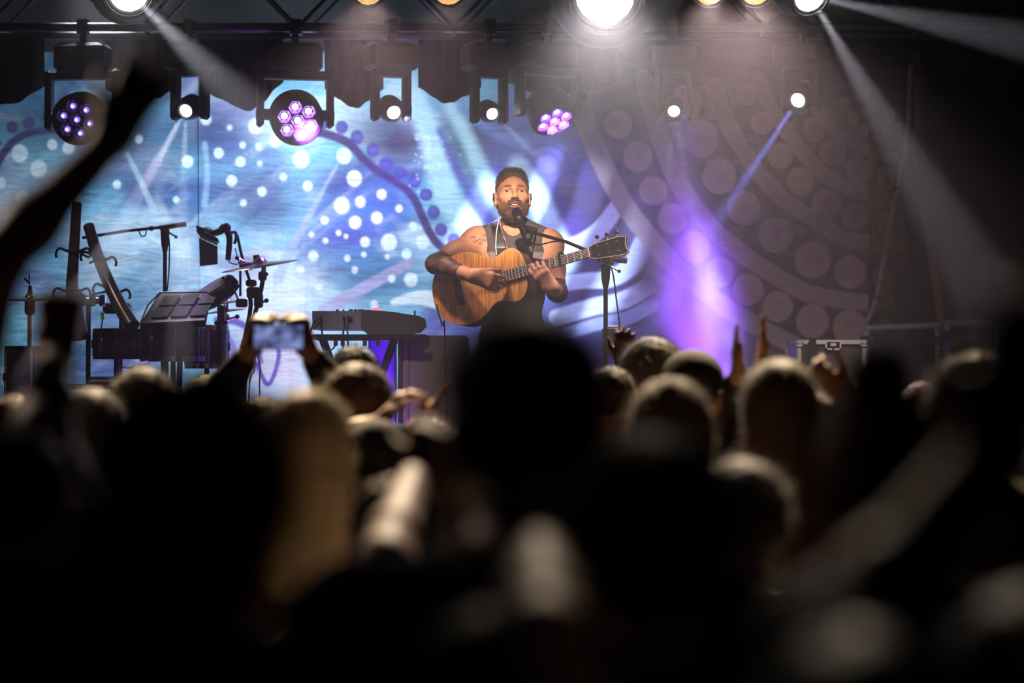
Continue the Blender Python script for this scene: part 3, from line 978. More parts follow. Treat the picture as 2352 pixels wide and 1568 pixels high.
for s in (-1, 1):
    a, b = P(742 if s < 0 else 905, 781, dK + .12), P(905 if s < 0 else 742, 781, dK + .12)
    MB().strip([Vector((a.x, a.y + .03 * s, zs - .01)), Vector((b.x, b.y + .03 * s, STAGE_Z + .03))], .04, (0, 1, 0), .022).build('leg', BLACKM, t)
    MB().box((b.x, dK + .12 + .03 * s, STAGE_Z + .016), (.05, .3, .032), None, .006).build('foot', RUBBER, t)
for px in (771, 787, 868, 838):
    q = P(px, 785, dK + .05)
    MB().box((q.x, q.y, q.z), (.02, .02, .04)).build('bracket', STEEL, t)

dB = 12.05
CARPET = mat('cabinet_carpet', rgb(112, 96, 90), 0.95, bump=0.6, scale=420, var=0.35)
xa, xb = P(916, 0, dB).x, P(1075, 0, dB).x
zt2 = P(0, 770, dB).z
t = thing('speaker_cabinet', ((xa + xb) / 2, dB + .25, STAGE_Z), 'brown-grey carpet covered speaker cabinet between keyboard and singer', 'speaker')
MB().box(((xa + xb) / 2, dB + .25, (zt2 + STAGE_Z) / 2), (xb - xa, .5, zt2 - STAGE_Z), None, .012).build('body', CARPET, t)
MB().box((xa + .008, dB - .006, (zt2 + STAGE_Z) / 2), (.022, .02, zt2 - STAGE_Z - .01), None, .004).build('corner_strip', BLACK, t)
MB().box((xa + .045, dB - .003, (zt2 + STAGE_Z) / 2), (.016, .01, zt2 - STAGE_Z - .06), None, .003).build('seam_strip', mat('strip_brown', rgb(96, 78, 74), .8), t)
VCL = mat('violet_lit_cloth', rgb(110, 76, 190), .8, bump=.3, scale=40)  # violet stage light partly put into the cloth colour
xa, xb = P(846, 0, 12.35).x, P(906, 0, 12.35).x
t = thing('cloth_covered_case', ((xa + xb) / 2, 12.5, STAGE_Z), 'violet lit cloth covered case under the keyboard', 'case')
MB().box(((xa + xb) / 2, 12.5, (P(0, 776, 12.35).z + STAGE_Z) / 2), (xb - xa, .3, P(0, 776, 12.35).z - STAGE_Z), None, .015).build('body', VCL, t)
MB().box(((xa + xb) / 2, 12.5, P(0, 776, 12.35).z + .006), (xb - xa + .015, .315, .02), None, .006).build('lid', BLACK, t)


# ------------------------------------------------------------------ microphones and their stands
def tripod(t, x, y, n=3, R=.3, zc=.22, a0=.4, m=None):
    for k in range(n):
        a = a0 + 2 * math.pi * k / n
        MB().tube([(x, y, STAGE_Z + zc), (x + R * math.cos(a), y + R * math.sin(a), STAGE_Z + .012)], .011, 8).build('leg', m or BLACKM, t, smooth=True)


def boom_stand(pole, boom, d, label, group='boom microphone stands', dy=(0, 0), extra=None):
    (x, y) = pole
    top = P(x, y, d)
    t = thing('microphone_stand', (top.x, top.y, STAGE_Z), label, 'microphone stand', group)
    tripod(t, top.x, top.y)
    zm = STAGE_Z + (top.z - STAGE_Z) * .55
    MB().cyl((top.x, top.y, STAGE_Z + .2), (top.x, top.y, zm + .05), .0145).build('lower_tube', BLACKM, t, smooth=True)
    MB().cyl((top.x, top.y, zm), top, .0105).build('upper_tube', BLACKM, t, smooth=True)
    MB().prof((top.x, top.y, zm - .07), (top.x, top.y, zm + .1), [(0, .015), (.15, .022), (.8, .02), (1, .011)], 12).build('clutch', BLACK, t, smooth=True)
    MB().prof(top - Vector((0, 0, .13)), top + Vector((0, 0, .01)), [(0, .012), (.3, .02), (.8, .024), (1, .02)], 12).build('swivel', BLACK, t, smooth=True)
    kn = MB().tube([top + Vector((.0, -.02, -.015)), top + Vector((.06, -.03, -.05))], .005, 6).build('wing_screw', STEEL, t, smooth=True)
    MB().ball(top + Vector((.062, -.03, -.052)), .009, 8, 6).build('knob', BLACK, kn, smooth=True)
    pts = [P(a, b, d + c) for a, b, c in boom]
    MB().tube(pts, .0085, 8).build('boom', BLACKM, t, smooth=True)
    MB().cyl(pts[0] + (pts[1] - pts[0]) * 0.0, pts[0] + (pts[1] - pts[0]).normalized() * .14, .014, seg=10).build('counterweight', RUBBER, t, smooth=True)
    j = pts[1] + (pts[2] - pts[1]) * .35 if len(pts) > 2 else (pts[0] + pts[1]) / 2
    MB().ball(j, (.016, .013, .014), 10, 6).build('joint', BLACK, t, smooth=True)
    return t


boom_stand((1391, 598), [(1440, 599, -.02), (1391, 592, -.03), (1300, 555, -.12), (1212, 530, -.225)], 11.3, 'black boom stand reaching across to the mouth of the singer')
t = boom_stand((379, 522), [(428, 514, -.02), (379, 521, -.03), (290, 530, 0), (190, 546, .05)], 12.5, 'black boom stand with chrome highlights over the percussion')
dM = 11.08
a, b = P(1187, 489, dM), P(1209, 546, dM)
t = thing('vocal_microphone', b, 'black handheld vocal microphone in front of the singer\'s mouth', 'microphone', 'stage microphones')
dv = (b - a).normalized()
MB().ball(a, .026, 16, 10).build('grille', mat('mic_grille', rgb(30, 29, 32), .35, .7, bump=.8, scale=900), t, smooth=True)
MB().prof(a + dv * .018, a + dv * .165, [(0, .0255), (.06, .0265), (.12, .025), (.2, .019), (1, .013)], 16).build('handle', BLACK, t, smooth=True)
MB().cyl(a + dv * .16, a + dv * .19, .0105).build('plug', STEEL, t, smooth=True)
MB().box(a + dv * .11 + Vector((.012, 0, -.006)), (.04, .03, .035), None, .008).build('clip', BLACK, t)
tag(MB().tube([b + dv * .03, P(1216, 552, dM), P(1235, 562, 11.1), P(1300, 556, 11.18)] + [P(1390, 608, 11.24)], .0035, 6, 8).build('cable', CABLE, None, b, smooth=True), 'thin black microphone cable slung along the singer\'s boom', 'cable')
tag(MB().tube([P(1398, 602, 11.27), P(1408, 630, 11.26), P(1416, 690, 11.27), P(1424, 760, 11.28), P(1430, 900, 11.28), P(1440, 1245, 11.3)], .004, 6, 8).build('cable', CABLE, None, P(1440, 1245, 11.3), smooth=True), 'black cable hanging beside the pole of the singer\'s stand', 'cable')
t = thing('pedal_controller', P(1404, 830, 11.34), 'small black box with knobs clamped low on the singer\'s stand', 'controller')
MB().box(P(1404, 785, 11.36), (.085, .05, .14), None, .01).build('body', BLACK, t)
MB().box(P(1404, 751, 11.36), (.07, .04, .012), None, .003).build('clamp', STEEL, t)

# ------------------------------------------------------------------ percussion at the left
dP = 12.2
WOODD = mat('didgeridoo_wood', rgb(58, 40, 34), 0.28, var=.35, scale=9, stretch=(1, 1, .2))
CYMB = mat('cymbal_bronze', (0.62, 0.5, 0.36), 0.28, 1.0, var=.1)
DRUMS = mat('drum_shell_black', rgb(26, 24, 30), 0.2)
DSKIN = mat('drum_skin', rgb(210, 208, 214), 0.6)


def didgeridoo(path, label, group='didgeridoos in the holder'):
    pts = [P(a, b, dP + c) for a, b, c, r in path]
    rs = [r for *_, r in path]
    t = thing('didgeridoo', pts[-1], label, 'didgeridoo', group)
    q = spline(pts, 6)

    def rad(u):
        x = u * (len(rs) - 1)
        i = min(int(x), len(rs) - 2)
        return rs[i] + (rs[i + 1] - rs[i]) * (x - i)
    MB().tube(q, rad, 16).build('tube', WOODD, t, smooth=True)
    d0 = (q[0] - q[1]).normalized()
    MB().prof(q[0] - d0 * .012, q[0] + d0 * .014, [(0, rs[0] * 1.04), (.7, rs[0] * 1.0), (1, rs[0] * .7)], 16).build('mouthpiece', mat('beeswax_dark', rgb(40, 30, 26), .5), t, smooth=True)
    d1 = (q[-1] - q[-2]).normalized()
    MB().prof(q[-1] - d1 * .004, q[-1] + d1 * .006, [(0, rs[-1] * 1.03), (1, rs[-1] * 1.03), (1, rs[-1] * .85), (.6, rs[-1] * .82)], 18).build('bell_rim', BLACK, t, smooth=True)
    return q


qa = didgeridoo([(176, 470, 0, .026), (172, 540, 0, .027), (168, 610, 0, .029), (166, 665, 0, .033), (172, 720, -.02, .042), (182, 775, -.04, .05)],
                'dark wooden didgeridoo standing upright and crossed by the raised arm')
qb = didgeridoo([(204, 520, .05, .028), (222, 580, .03, .030), (246, 640, 0, .032), (272, 695, -.06, .035), (302, 748, -.14, .041)],
                'glossy dark didgeridoo leaning with its round bell toward the crowd')
x0 = P(203, 690, dP + .06)
t = thing('didgeridoo_holder', (x0.x, x0.y, STAGE_Z), 'chrome and black stand gripping both didgeridoos with rubber clamps', 'stand')
tripod(t, x0.x, x0.y, R=.28)
MB().cyl((x0.x, x0.y, STAGE_Z + .2), x0, .013).build('pole', BLACKM, t, smooth=True)
MB().cyl(P(160, 690, dP + .07), P(242, 688, dP + .07), .022).build('cross_bar', CHROME, t, smooth=True)
for px in (190, 212, 236):
    MB().box(P(px, 690, dP + .05), (.03, .05, .06), None, .006).build('clamp_block', CHROME if px != 212 else BLACKM, t)
for (cx_, cy_, rr, ti) in ((170, 576, .036, 0), (228, 590, .038, .35), (167, 668, .042, 0), (258, 664, .042, .35)):
    c = P(cx_, cy_, dP + (.03 if ti else 0))
    ring = [c + Vector((rr * math.cos(a), rr * math.sin(a), -ti * rr * math.cos(a))) for a in np.linspace(0, 2 * math.pi, 20)]
    MB().tube(ring, .008, 6).build('grip_ring', RUBBER, t, smooth=True)
    for s in (-1, 1):
        e = c + Vector((s * rr, -.01, -ti * rr * s))
        MB().tube([e, e + Vector((s * .035, -.012, .012)), e + Vector((s * .052, -.012, -.012)), e + Vector((s * .048, -.012, -.035))], .007, 6, 4).build('hook', RUBBER, t, smooth=True)
    MB().tube([c + Vector((0, rr, 0)), Vector((x0.x, x0.y + .02, c.z - .03))], .006, 6).build('clamp_arm', BLACKM, t, smooth=True)
o = MB().ball(P(141, 693, dP - .02), (.014, .01, .024), 12, 8).build('reflector_tag', mat('tag_cream', rgb(190, 180, 150), .4), t, smooth=True)


def cymbal(t, c, n, R, name='cymbal', bell=.2):
    n = Vector(n).normalized()
    a = c - n * R * .06
    return MB().prof(a, a + n * R * .24, [(0.0, R), (.06, R * .985), (.26, R * .5), (.40, R * bell), (.8, R * bell * .7), (1, R * .05), (.93, R * .05), (.72, R * bell * .62), (.34, R * bell * .95), (.2, R * .5), (0.0, R)], 32, cap=False).build(name, CYMB, t, smooth=True)


hp = P(69, 683, dP)
t = thing('hi_hat', (hp.x, hp.y, STAGE_Z), 'hi-hat cymbal pair on a chrome stand beside the upright didgeridoo', 'cymbal', 'cymbals of the percussion set')
cymbal(t, hp, (0, -.12, 1), .135, 'top_cymbal')
cymbal(t, hp - Vector((0, 0, .012)), (0, .12, -1), .135, 'bottom_cymbal')
MB().cyl((hp.x, hp.y, STAGE_Z + .15), hp - Vector((0, 0, .04)), .012).build('tube', CHROME, t, smooth=True)
MB().cyl(hp - Vector((0, 0, .04)), P(67, 628, dP), .004, seg=8).build('pull_rod', CHROME, t, smooth=True)
MB().prof(hp + Vector((0, 0, .015)), hp + Vector((0, 0, .06)), [(0, .018), (.4, .012), (1, .009)], 12).build('clutch', BLACKM, t, smooth=True)
MB().tube([hp + Vector((0, -.01, .07)), hp + Vector((-.03, -.01, .1))], .006, 6).build('wing_nut', CHROME, t, smooth=True)
MB().prof(hp - Vector((0, 0, .09)), hp - Vector((0, 0, .02)), [(0, .016), (.2, .028), (1, .028)], 14).build('seat_cup', BLACKM, t, smooth=True)
tripod(t, hp.x, hp.y, R=.25, m=CHROME)

# hanging black panel with tilted top plate
t = thing('hanging_panel', P(478, 612, 12.6), 'small dark square panel hung on a thin wire above the pads', 'panel')
MB().prism([P(457, 546, 12.6), P(498, 565, 12.6), P(499, 606, 12.6), P(459, 611, 12.6)], (0, 1, 0), .03).build('panel', mat('panel_dark_violet', rgb(52, 44, 62), .6), t)
MB().prism([P(450, 517, 12.58), P(470, 524, 12.58), P(500, 548, 12.58), P(502, 558, 12.58), P(458, 541, 12.58), P(452, 533, 12.58)], (0, 1, 0), .05).build('top_plate', BLACK, t)
MB().prism([P(459, 540, 12.575), P(500, 558, 12.575), P(499, 564, 12.575), P(459, 546, 12.575)], (0, 1, 0), .006).build('lit_edge', STEEL, t)
MB().cyl(P(455, 120, 12.62), P(456, 520, 12.62), .0022, seg=6).build('wire', BLACKM, t, smooth=True)

# clamp stand with bent horn-shaped microphone arm and splash cymbal
b0 = P(552, 870, dP)
t = thing('hardware_stand', (b0.x, b0.y, STAGE_Z), 'cluttered black hardware stand with clamps carrying the splash cymbal', 'stand')
tripod(t, b0.x, b0.y, R=.3)
for path, r in (([(545, 540), (556, 590), (572, 640), (580, 665)], .008), ([(606, 600), (604, 640), (594, 690), (580, 740), (565, 800), (552, 1190)], .012),
                ([(570, 665), (576, 700), (566, 760), (548, 840), (530, 1000), (515, 1225)], .012), ([(552, 600), (552, 680)], .006)):
    MB().tube([P(a, b, dP + .02) for a, b in path], r, 8, 4).build('tube', BLACKM, t, smooth=True)
for (a, b, w_, h_) in ((566, 612, 30, 16), (582, 672, 30, 26), (594, 690, 20, 34), (603, 634, 18, 22), (555, 696, 26, 20), (577, 650, 24, 16), (510, 722, 14, 40), (508, 742, 30, 12)):
    MB().box(P(a, b, dP - .01), (w_ * .0022, .05, h_ * .0022), None, .008).build('clamp', BLACK, t)
for (a, b, c, e) in ((600, 695, 612, 690), (560, 600, 545, 592), (540, 668, 528, 655), (520, 735, 545, 727)):
    k = MB().tube([P(a, b, dP - .03), P(c, e, dP - .04)], .006, 6).build('wing_screw', STEEL, t, smooth=True)
    MB().ball(P(c, e, dP - .04), .012, 8, 6).build('knob', BLACK, k, smooth=True)
MB().tube([P(530, 648, dP - .02), P(548, 690, dP - .02)], .005, 6).build('rod', STEEL, t, smooth=True)
MB().cyl(P(600, 640, dP - .02), P(612, 626, dP - .03), .014).build('wing_clamp', BLACK, t, smooth=True)
t = thing('horn_microphone', P(530, 600, dP), 'bent horn shaped instrument microphone curling above the hanging panel', 'microphone', 'stage microphones')
MB().tube([P(474, 527, 12.3), P(490, 534, dP), P(506, 530, dP), P(516, 521, dP)], lambda u: .016 + .006 * u, 12, 6).build('barrel', BLACK, t, smooth=True)
MB().ball(P(519, 523, dP), (.026, .026, .026), 14, 8).build('capsule', BLACK, t, smooth=True)
MB().tube([P(522, 530, dP), P(527, 545, dP), P(526, 570, dP), P(524, 597, dP)], lambda u: .017 - .003 * u, 10, 6).build('body', BLACK, t, smooth=True)
MB().tube([P(528, 534, dP), P(541, 534, dP), P(542, 548, dP), P(538, 560, dP)], .008, 8, 5).build('bracket', BLACK, t, smooth=True)
MB().tube([P(524, 597, dP), P(530, 604, dP), P(548, 604, dP), P(540, 570, dP - .01)], .003, 6, 6).build('lead', CABLE, t, smooth=True)
sp_ = P(597, 606, dP)
t = thing('splash_cymbal', sp_, 'tilted splash cymbal catching violet light on the hardware stand', 'cymbal', 'cymbals of the percussion set')
cymbal(t, sp_, (-.16, -.10, 1), .2)
MB().cyl(sp_ + Vector((-.01, 0, -.02)), sp_ + Vector((-.02, 0, .045)), .016).build('felt_nut', BLACK, t, smooth=True)
MB().tube([sp_ + Vector((.01, 0, -.01)), P(606, 622, dP)], .006, 6).build('tilter', STEEL, t, smooth=True)
MB().box(sp_ + Vector((-.045, -.02, -.008)), (.07, .03, .03), None, .008).build('arm_joint', BLACK, t)
for k, (px, py, R, lab) in enumerate(((522, 692, .12, 'upper small stacked cymbal with violet sheen behind the pads'), (516, 712, .115, 'lower small stacked cymbal with violet sheen behind the pads'))):
    c = P(px, py, dP + .2)
    t = thing('stack_cymbal', c, lab, 'cymbal', 'cymbals of the percussion set')
    cymbal(t, c, (-.12, -.08, 1), R)
    MB().cyl(c + Vector((0, 0, -.03)), c + Vector((0, 0, .03)), .006).build('post', STEEL, t, smooth=True)
c = P(516, 735, dP + .15)
t = thing('stack_stand', (c.x, c.y, STAGE_Z), 'chrome stand with round joint under the small stacked cymbals', 'stand')
MB().cyl((c.x, c.y, STAGE_Z + .15), P(516, 715, dP + .15), .012).build('tube', CHROME, t, smooth=True)
MB().cyl(P(516, 729, dP + .11), P(516, 729, dP + .17), .026, seg=16).build('round_joint', CHROME, t, smooth=True)
MB().cyl(P(516, 729, dP + .10), P(516, 729, dP + .11), .012, seg=12).build('bolt', BLACKM, t, smooth=True)
tripod(t, c.x, c.y, R=.24, m=CHROME)

# percussion pads
t = thing('sample_pad', P(410, 745, dP - .1), 'flat black electronic percussion pad tilted toward its player', 'drum pad', 'electronic pads')
poly = [P(367, 671, dP - .05), P(482, 670, dP - .05), P(470, 735, dP - .22), P(322, 742, dP - .22)]
nn = (poly[1] - poly[0]).cross(poly[3] - poly[0]).normalized()
MB().prism(poly, -nn if nn.z > 0 else nn, .045).build('body', BLACK, t)
a, b = poly[0], poly[1]
MB().cyl(a, b, .004, seg=6).build('top_edge', STEEL, t, smooth=True)
MB().tube([poly[0], P(340, 700, dP - .13), poly[3]], .005, 6).build('side_edge', STEEL, t, smooth=True)
for u_ in range(3):
    q0 = poly[3] + (poly[2] - poly[3]) * (.12 + .3 * u_) + (poly[0] - poly[3]) * .15
    e1, e2 = (poly[2] - poly[3]) * .25, (poly[0] - poly[3]) * .32
    up = nn if nn.z > 0 else -nn
    for v_ in range(2):
        s0 = q0 + (poly[0] - poly[3]) * .38 * v_
        MB().prism([s0, s0 + e1, s0 + e1 + e2, s0 + e2], up, .006).build('rubber_pad', RUBBER, t)
MB().cyl(P(415, 735, dP - .1), (P(415, 0, dP).x, dP - .1, STAGE_Z + .15), .015).build('stand_tube', BLACKM, t, smooth=True)
tripod(t, P(415, 0, dP).x, dP - .1, R=.26)
t = thing('round_pad', P(500, 720, dP + .05), 'round black drum pad tilted behind the flat pad', 'drum pad', 'electronic pads')
c = P(492, 668, dP + .03)
nv = Vector((-.45, -.25, .75)).normalized()
MB().prof(c - nv * .06, c + nv * .02, [(0, .09), (.2, .125), (.9, .125), (1, .118)], 28).build('shell', BLACK, t, smooth=True)
MB().prof(c + nv * .018, c + nv * .026, [(0, .118), (1, .112)], 28).build('playing_skin', RUBBER, t, smooth=True)
MB().box(P(524, 656, dP), (.06, .06, .085), (Vector((.8, 0, .5)), Vector((0, 1, 0)), Vector((-.5, 0, .8))), .01).build('mount', BLACK, t)
MB().tube([P(510, 636, dP), P(518, 646, dP)], .007, 6).build('wing_bolt', BLACKM, t, smooth=True)
MB().cyl(P(534, 642, dP - .02), P(543, 652, dP - .02), .016).build('knob', BLACK, t, smooth=True)
MB().cyl(P(505, 700, dP + .05), (P(505, 0, dP).x, dP + .05, STAGE_Z + .15), .014).build('stand_tube', BLACKM, t, smooth=True)
tripod(t, P(505, 0, dP).x, dP + .05, R=.26, a0=1.2)


def drum(px, py, R, H, d, label, hoopm=CHROME, skin=DSKIN):
    c = P(px, py, d)
    t = thing('drum', (c.x, c.y, STAGE_Z), label, 'drum', 'shallow drums of the percussion set')
    dn = Vector((0, 0, -H))
    MB().cyl(c + dn * .05, c + dn * .95, R, seg=32).build('shell', DRUMS, t, smooth=True)
    MB().cyl(c - Vector((0, 0, .004)), c + Vector((0, 0, .002)), R * .97, seg=32).build('head', skin, t, smooth=True)
    for z in (0, -H):
        k = c + Vector((0, 0, z))
        MB().prof(k - Vector((0, 0, .014)), k + Vector((0, 0, .012)), [(0, R * 1.0), (0, R * 1.05), (1, R * 1.05), (1, R * 1.0)], 32, cap=False).build('hoop', hoopm, t, smooth=True)
    for k in range(8):
        a = 2 * math.pi * k / 8 + .2
        e = c + Vector((R * 1.03 * math.cos(a), R * 1.03 * math.sin(a), 0))
        rd = MB().cyl(e, e + dn, .004, seg=6).build('tension_rod', CHROME, t, smooth=True)
        MB().box(e + dn * .5, (.02, .02, .045), None, .004).build('lug', CHROME, rd)
    MB().cyl(c + dn, (c.x, c.y, STAGE_Z + .15), .014).build('stand_tube', BLACKM, t, smooth=True)
    tripod(t, c.x, c.y, R=.26, a0=R * 20)


drum(268, 760, .115, .13, dP + .1, 'small shallow drum under the didgeridoo bell', BLACKM)
drum(398, 748, .165, .17, dP + .15, 'wide chrome rimmed snare drum under the flat pad')
drum(475, 752, .11, .2, dP + .3, 'deeper narrow drum behind the chrome rimmed snare')
drum(80, 800, .15, .3, dP + .4, 'floor tom half hidden behind the hi-hat stand', BLACKM)
# clip microphone with green ring
t = thing('clip_microphone', P(234, 760, dP - .05), 'tiny clip microphone with green ring standing over the small drum', 'microphone', 'stage microphones')
MB().tube([P(230, 762, dP - .05), P(234, 745, dP - .05), P(235, 735, dP - .05)], .004, 6, 4).build('gooseneck', BLACKM, t, smooth=True)
MB().cyl(P(235, 735, dP - .05), P(235, 723, dP - .05), .009).build('green_ring', mat('ring_lime', rgb(150, 190, 60), .4), t, smooth=True)
MB().prof(P(235, 723, dP - .05), P(235, 714, dP - .05), [(0, .009), (.6, .01), (1, .004)], 10).build('capsule', STEEL, t, smooth=True)
# small dark monitor behind the leaning didgeridoo
t = thing('mini_monitor', P(275, 722, dP + .25), 'small black monitor box behind the leaning didgeridoo', 'speaker')
MB().box(P(270, 708, dP + .25), (.14, .1, .055), None, .01).build('body', BLACK, t)
MB().cyl(P(278, 722, dP + .25), (P(278, 0, dP + .25).x, dP + .25, STAGE_Z), .01).build('pole', BLACKM, t, smooth=True)
MB().cyl((P(278, 0, dP + .25).x, dP + .25, STAGE_Z), (P(278, 0, dP + .25).x, dP + .25, STAGE_Z + .015), .1, seg=20).build('base_plate', BLACKM, t, smooth=True)
# side table with small percussion
tb = P(262, 890, dP - .3)
t = thing('percussion_table', (tb.x, tb.y, STAGE_Z), 'low black trap table in front of the drums', 'table')
MB().box((tb.x, tb.y, tb.z), (.62, .36, .02), None, .005).build('table_top', BLACK, t)
MB().cyl((tb.x, tb.y, STAGE_Z + .15), (tb.x, tb.y, tb.z - .01), .016).build('stand_tube', BLACKM, t, smooth=True)
tripod(t, tb.x, tb.y, R=.26)
MB().tube([(tb.x - .31, tb.y - .18, tb.z + .012), (tb.x + .31, tb.y - .18, tb.z + .012)], .008, 6).build('front_edge', CHROME, t, smooth=True)
for k, (px, lab) in enumerate(((228, 'silver shaker on the trap table nearest the upright didgeridoo'), (252, 'silver shaker on the trap table between two other shakers'), (285, 'silver shaker on the trap table nearest the snare drum'))):
    c = P(px, 882, dP - .35 + .03 * k)
    c.z = tb.z + .034
    o = MB().prof(c - Vector((.05, .01, 0)), c + Vector((.05, .01, 0)), [(0, .008), (.06, .022), (.94, .022), (1, .008)], 14).build('shaker', CHROME, None, c - Vector((0, 0, .022)), smooth=True)
    tag(o, lab, 'shaker', 'shakers on the trap table')
o = MB().prism([P(302, 836, dP - .1), P(340, 828, dP - .1), P(331, 848, dP - .16), P(312, 850, dP - .16)], (0, .6, -1), .003).build('set_list', mat('paper_blue_white', rgb(190, 210, 225), .8), None, P(322, 850, dP - .13))
tag(o, 'pale sheet of paper propped below the snare drum', 'paper')
t = thing('sheet_holder', P(322, 852, dP - .13), 'thin black holder under the pale sheet of paper', 'stand')
MB().box(P(322, 852, dP - .13), (.09, .05, .01)).build('ledge', BLACKM, t)
MB().cyl(P(322, 853, dP - .13), (P(322, 0, dP - .13).x, dP - .13, STAGE_Z), .01).build('pole', BLACKM, t, smooth=True)
MB().cyl((P(322, 0, dP - .13).x, dP - .13, STAGE_Z), (P(322, 0, dP - .13).x, dP - .13, STAGE_Z + .012), .09, seg=18).build('base_plate', BLACKM, t, smooth=True)
for k, (path, lab) in enumerate(((([(326, 756), (270, 790), (268, 830), (290, 845), (330, 838)]), 'black lead curling under the small drum'), (([(586, 790), (584, 850), (572, 900), (570, 1230)]), 'black lead hanging from the hardware stand beside the phone'),
                                 (([(592, 815), (598, 850), (596, 900), (600, 1230)]), 'second thin black lead hanging beneath the phone'), (([(318, 526), (324, 541), (334, 540), (336, 524)]), 'short lead looped under the percussion boom'),
                                 (([(385, 530), (389, 560), (388, 620), (384, 668)]), 'lead taped down the percussion boom stand'))):
    o = MB().tube([P(a, b, dP - .05 if k < 3 else 12.47) for a, b in path], .0035, 6, 6).build('cable', CABLE, None, P(*path[-1], dP), smooth=True)
    tag(o, lab, 'cable', 'leads around the percussion')

# ------------------------------------------------------------------ smooth bodies: distance fields turned into one continuous surface
class Field:
    def __init__(s):
        s.ops = []

    def rc(s, a, b, ra, rb, k=.03):
        s.ops.append(('rc', np.array(a, float), np.array(b, float), ra, rb, k)); return s

    def el(s, c, r, k=.03, R=None):
        s.ops.append(('el', np.array(c, float), np.array(r, float), R, k)); return s

    def sub(s, c, r, k=.02, R=None):
        s.ops.append(('sub', np.array(c, float), np.array(r, float), R, k)); return s

    def cut(s, p, n):
        s.ops.append(('cut', np.array(p, float), np.array(n, float))); return s

    def bounds(s):
        lo, hi = np.full(3, 1e9), np.full(3, -1e9)
        for o in s.ops:
            if o[0] == 'rc':
                m = max(o[3], o[4])
                for q in (o[1], o[2]):
                    lo, hi = np.minimum(lo, q - m), np.maximum(hi, q + m)
            elif o[0] == 'el':
                m = o[2] if o[3] is None else np.full(3, o[2].max())
                lo, hi = np.minimum(lo, o[1] - m), np.maximum(hi, o[1] + m)
        return lo, hi

    def mesh(s, h, zax=None):
        lo, hi = s.bounds()
        lo, hi = lo - 3 * h, hi + 3 * h
        ax = [np.arange(lo[i], hi[i] + h, h) for i in range(3)]
        if zax is not None: ax[2] = zax
        D = np.full([len(a) for a in ax], 1.0, np.float32)

        def win(l, u):
            sl = []
            for i in range(3):
                a, b = np.searchsorted(ax[i], l[i]), np.searchsorted(ax[i], u[i])
                if b <= a: return None
                sl.append(slice(a, b))
            return tuple(sl)

        def eld(o, W):
            p = [ax[i][W[i]] - o[1][i] for i in range(3)]
            X, Y, Z = np.meshgrid(*p, indexing='ij', sparse=True)
            if o[3] is not None:
                R = o[3]
                X, Y, Z = (R[0][0] * X + R[1][0] * Y + R[2][0] * Z, R[0][1] * X + R[1][1] * Y + R[2][1] * Z, R[0][2] * X + R[1][2] * Y + R[2][2] * Z)
            r = o[2]
            k0 = np.sqrt((X / r[0]) ** 2 + (Y / r[1]) ** 2 + (Z / r[2]) ** 2)
            k1 = np.sqrt((X / r[0] ** 2) ** 2 + (Y / r[1] ** 2) ** 2 + (Z / r[2] ** 2) ** 2) + 1e-9
            return k0 * (k0 - 1) / k1
        for o in s.ops:
            if o[0] == 'rc':
                a, b, ra, rb, k = o[1:]
                m = max(ra, rb) + k + 2 * h
                W = win(np.minimum(a, b) - m, np.maximum(a, b) + m)
                if W is None: continue
                X, Y, Z = np.meshgrid(*[ax[i][W[i]] - a[i] for i in range(3)], indexing='ij', sparse=True)
                ba = b - a
                t = np.clip((X * ba[0] + Y * ba[1] + Z * ba[2]) / (ba @ ba + 1e-12), 0, 1)
                d = np.sqrt((X - t * ba[0]) ** 2 + (Y - t * ba[1]) ** 2 + (Z - t * ba[2]) ** 2) - (ra + (rb - ra) * t)
            elif o[0] in ('el', 'sub'):
                k = o[4]
                m = (o[2] if o[3] is None else np.full(3, o[2].max())) + k + 2 * h
                W = win(o[1] - m, o[1] + m)
                if W is None: continue
                d = eld(o, W)
            else:
                X, Y, Z = np.meshgrid(*[ax[i] - o[1][i] for i in range(3)], indexing='ij', sparse=True)
                D = np.maximum(D, (X * o[2][0] + Y * o[2][1] + Z * o[2][2]).astype(np.float32))
                continue
            c = D[W]
            if o[0] == 'sub':
                hh = np.maximum(k - np.abs(c + d), 0) / k
                D[W] = np.maximum(c, -d) + hh * hh * k * .25
            else:
                hh = np.maximum(k - np.abs(c - d), 0) / k
                D[W] = np.minimum(c, d) - hh * hh * k * .25
        return surface(D, ax)


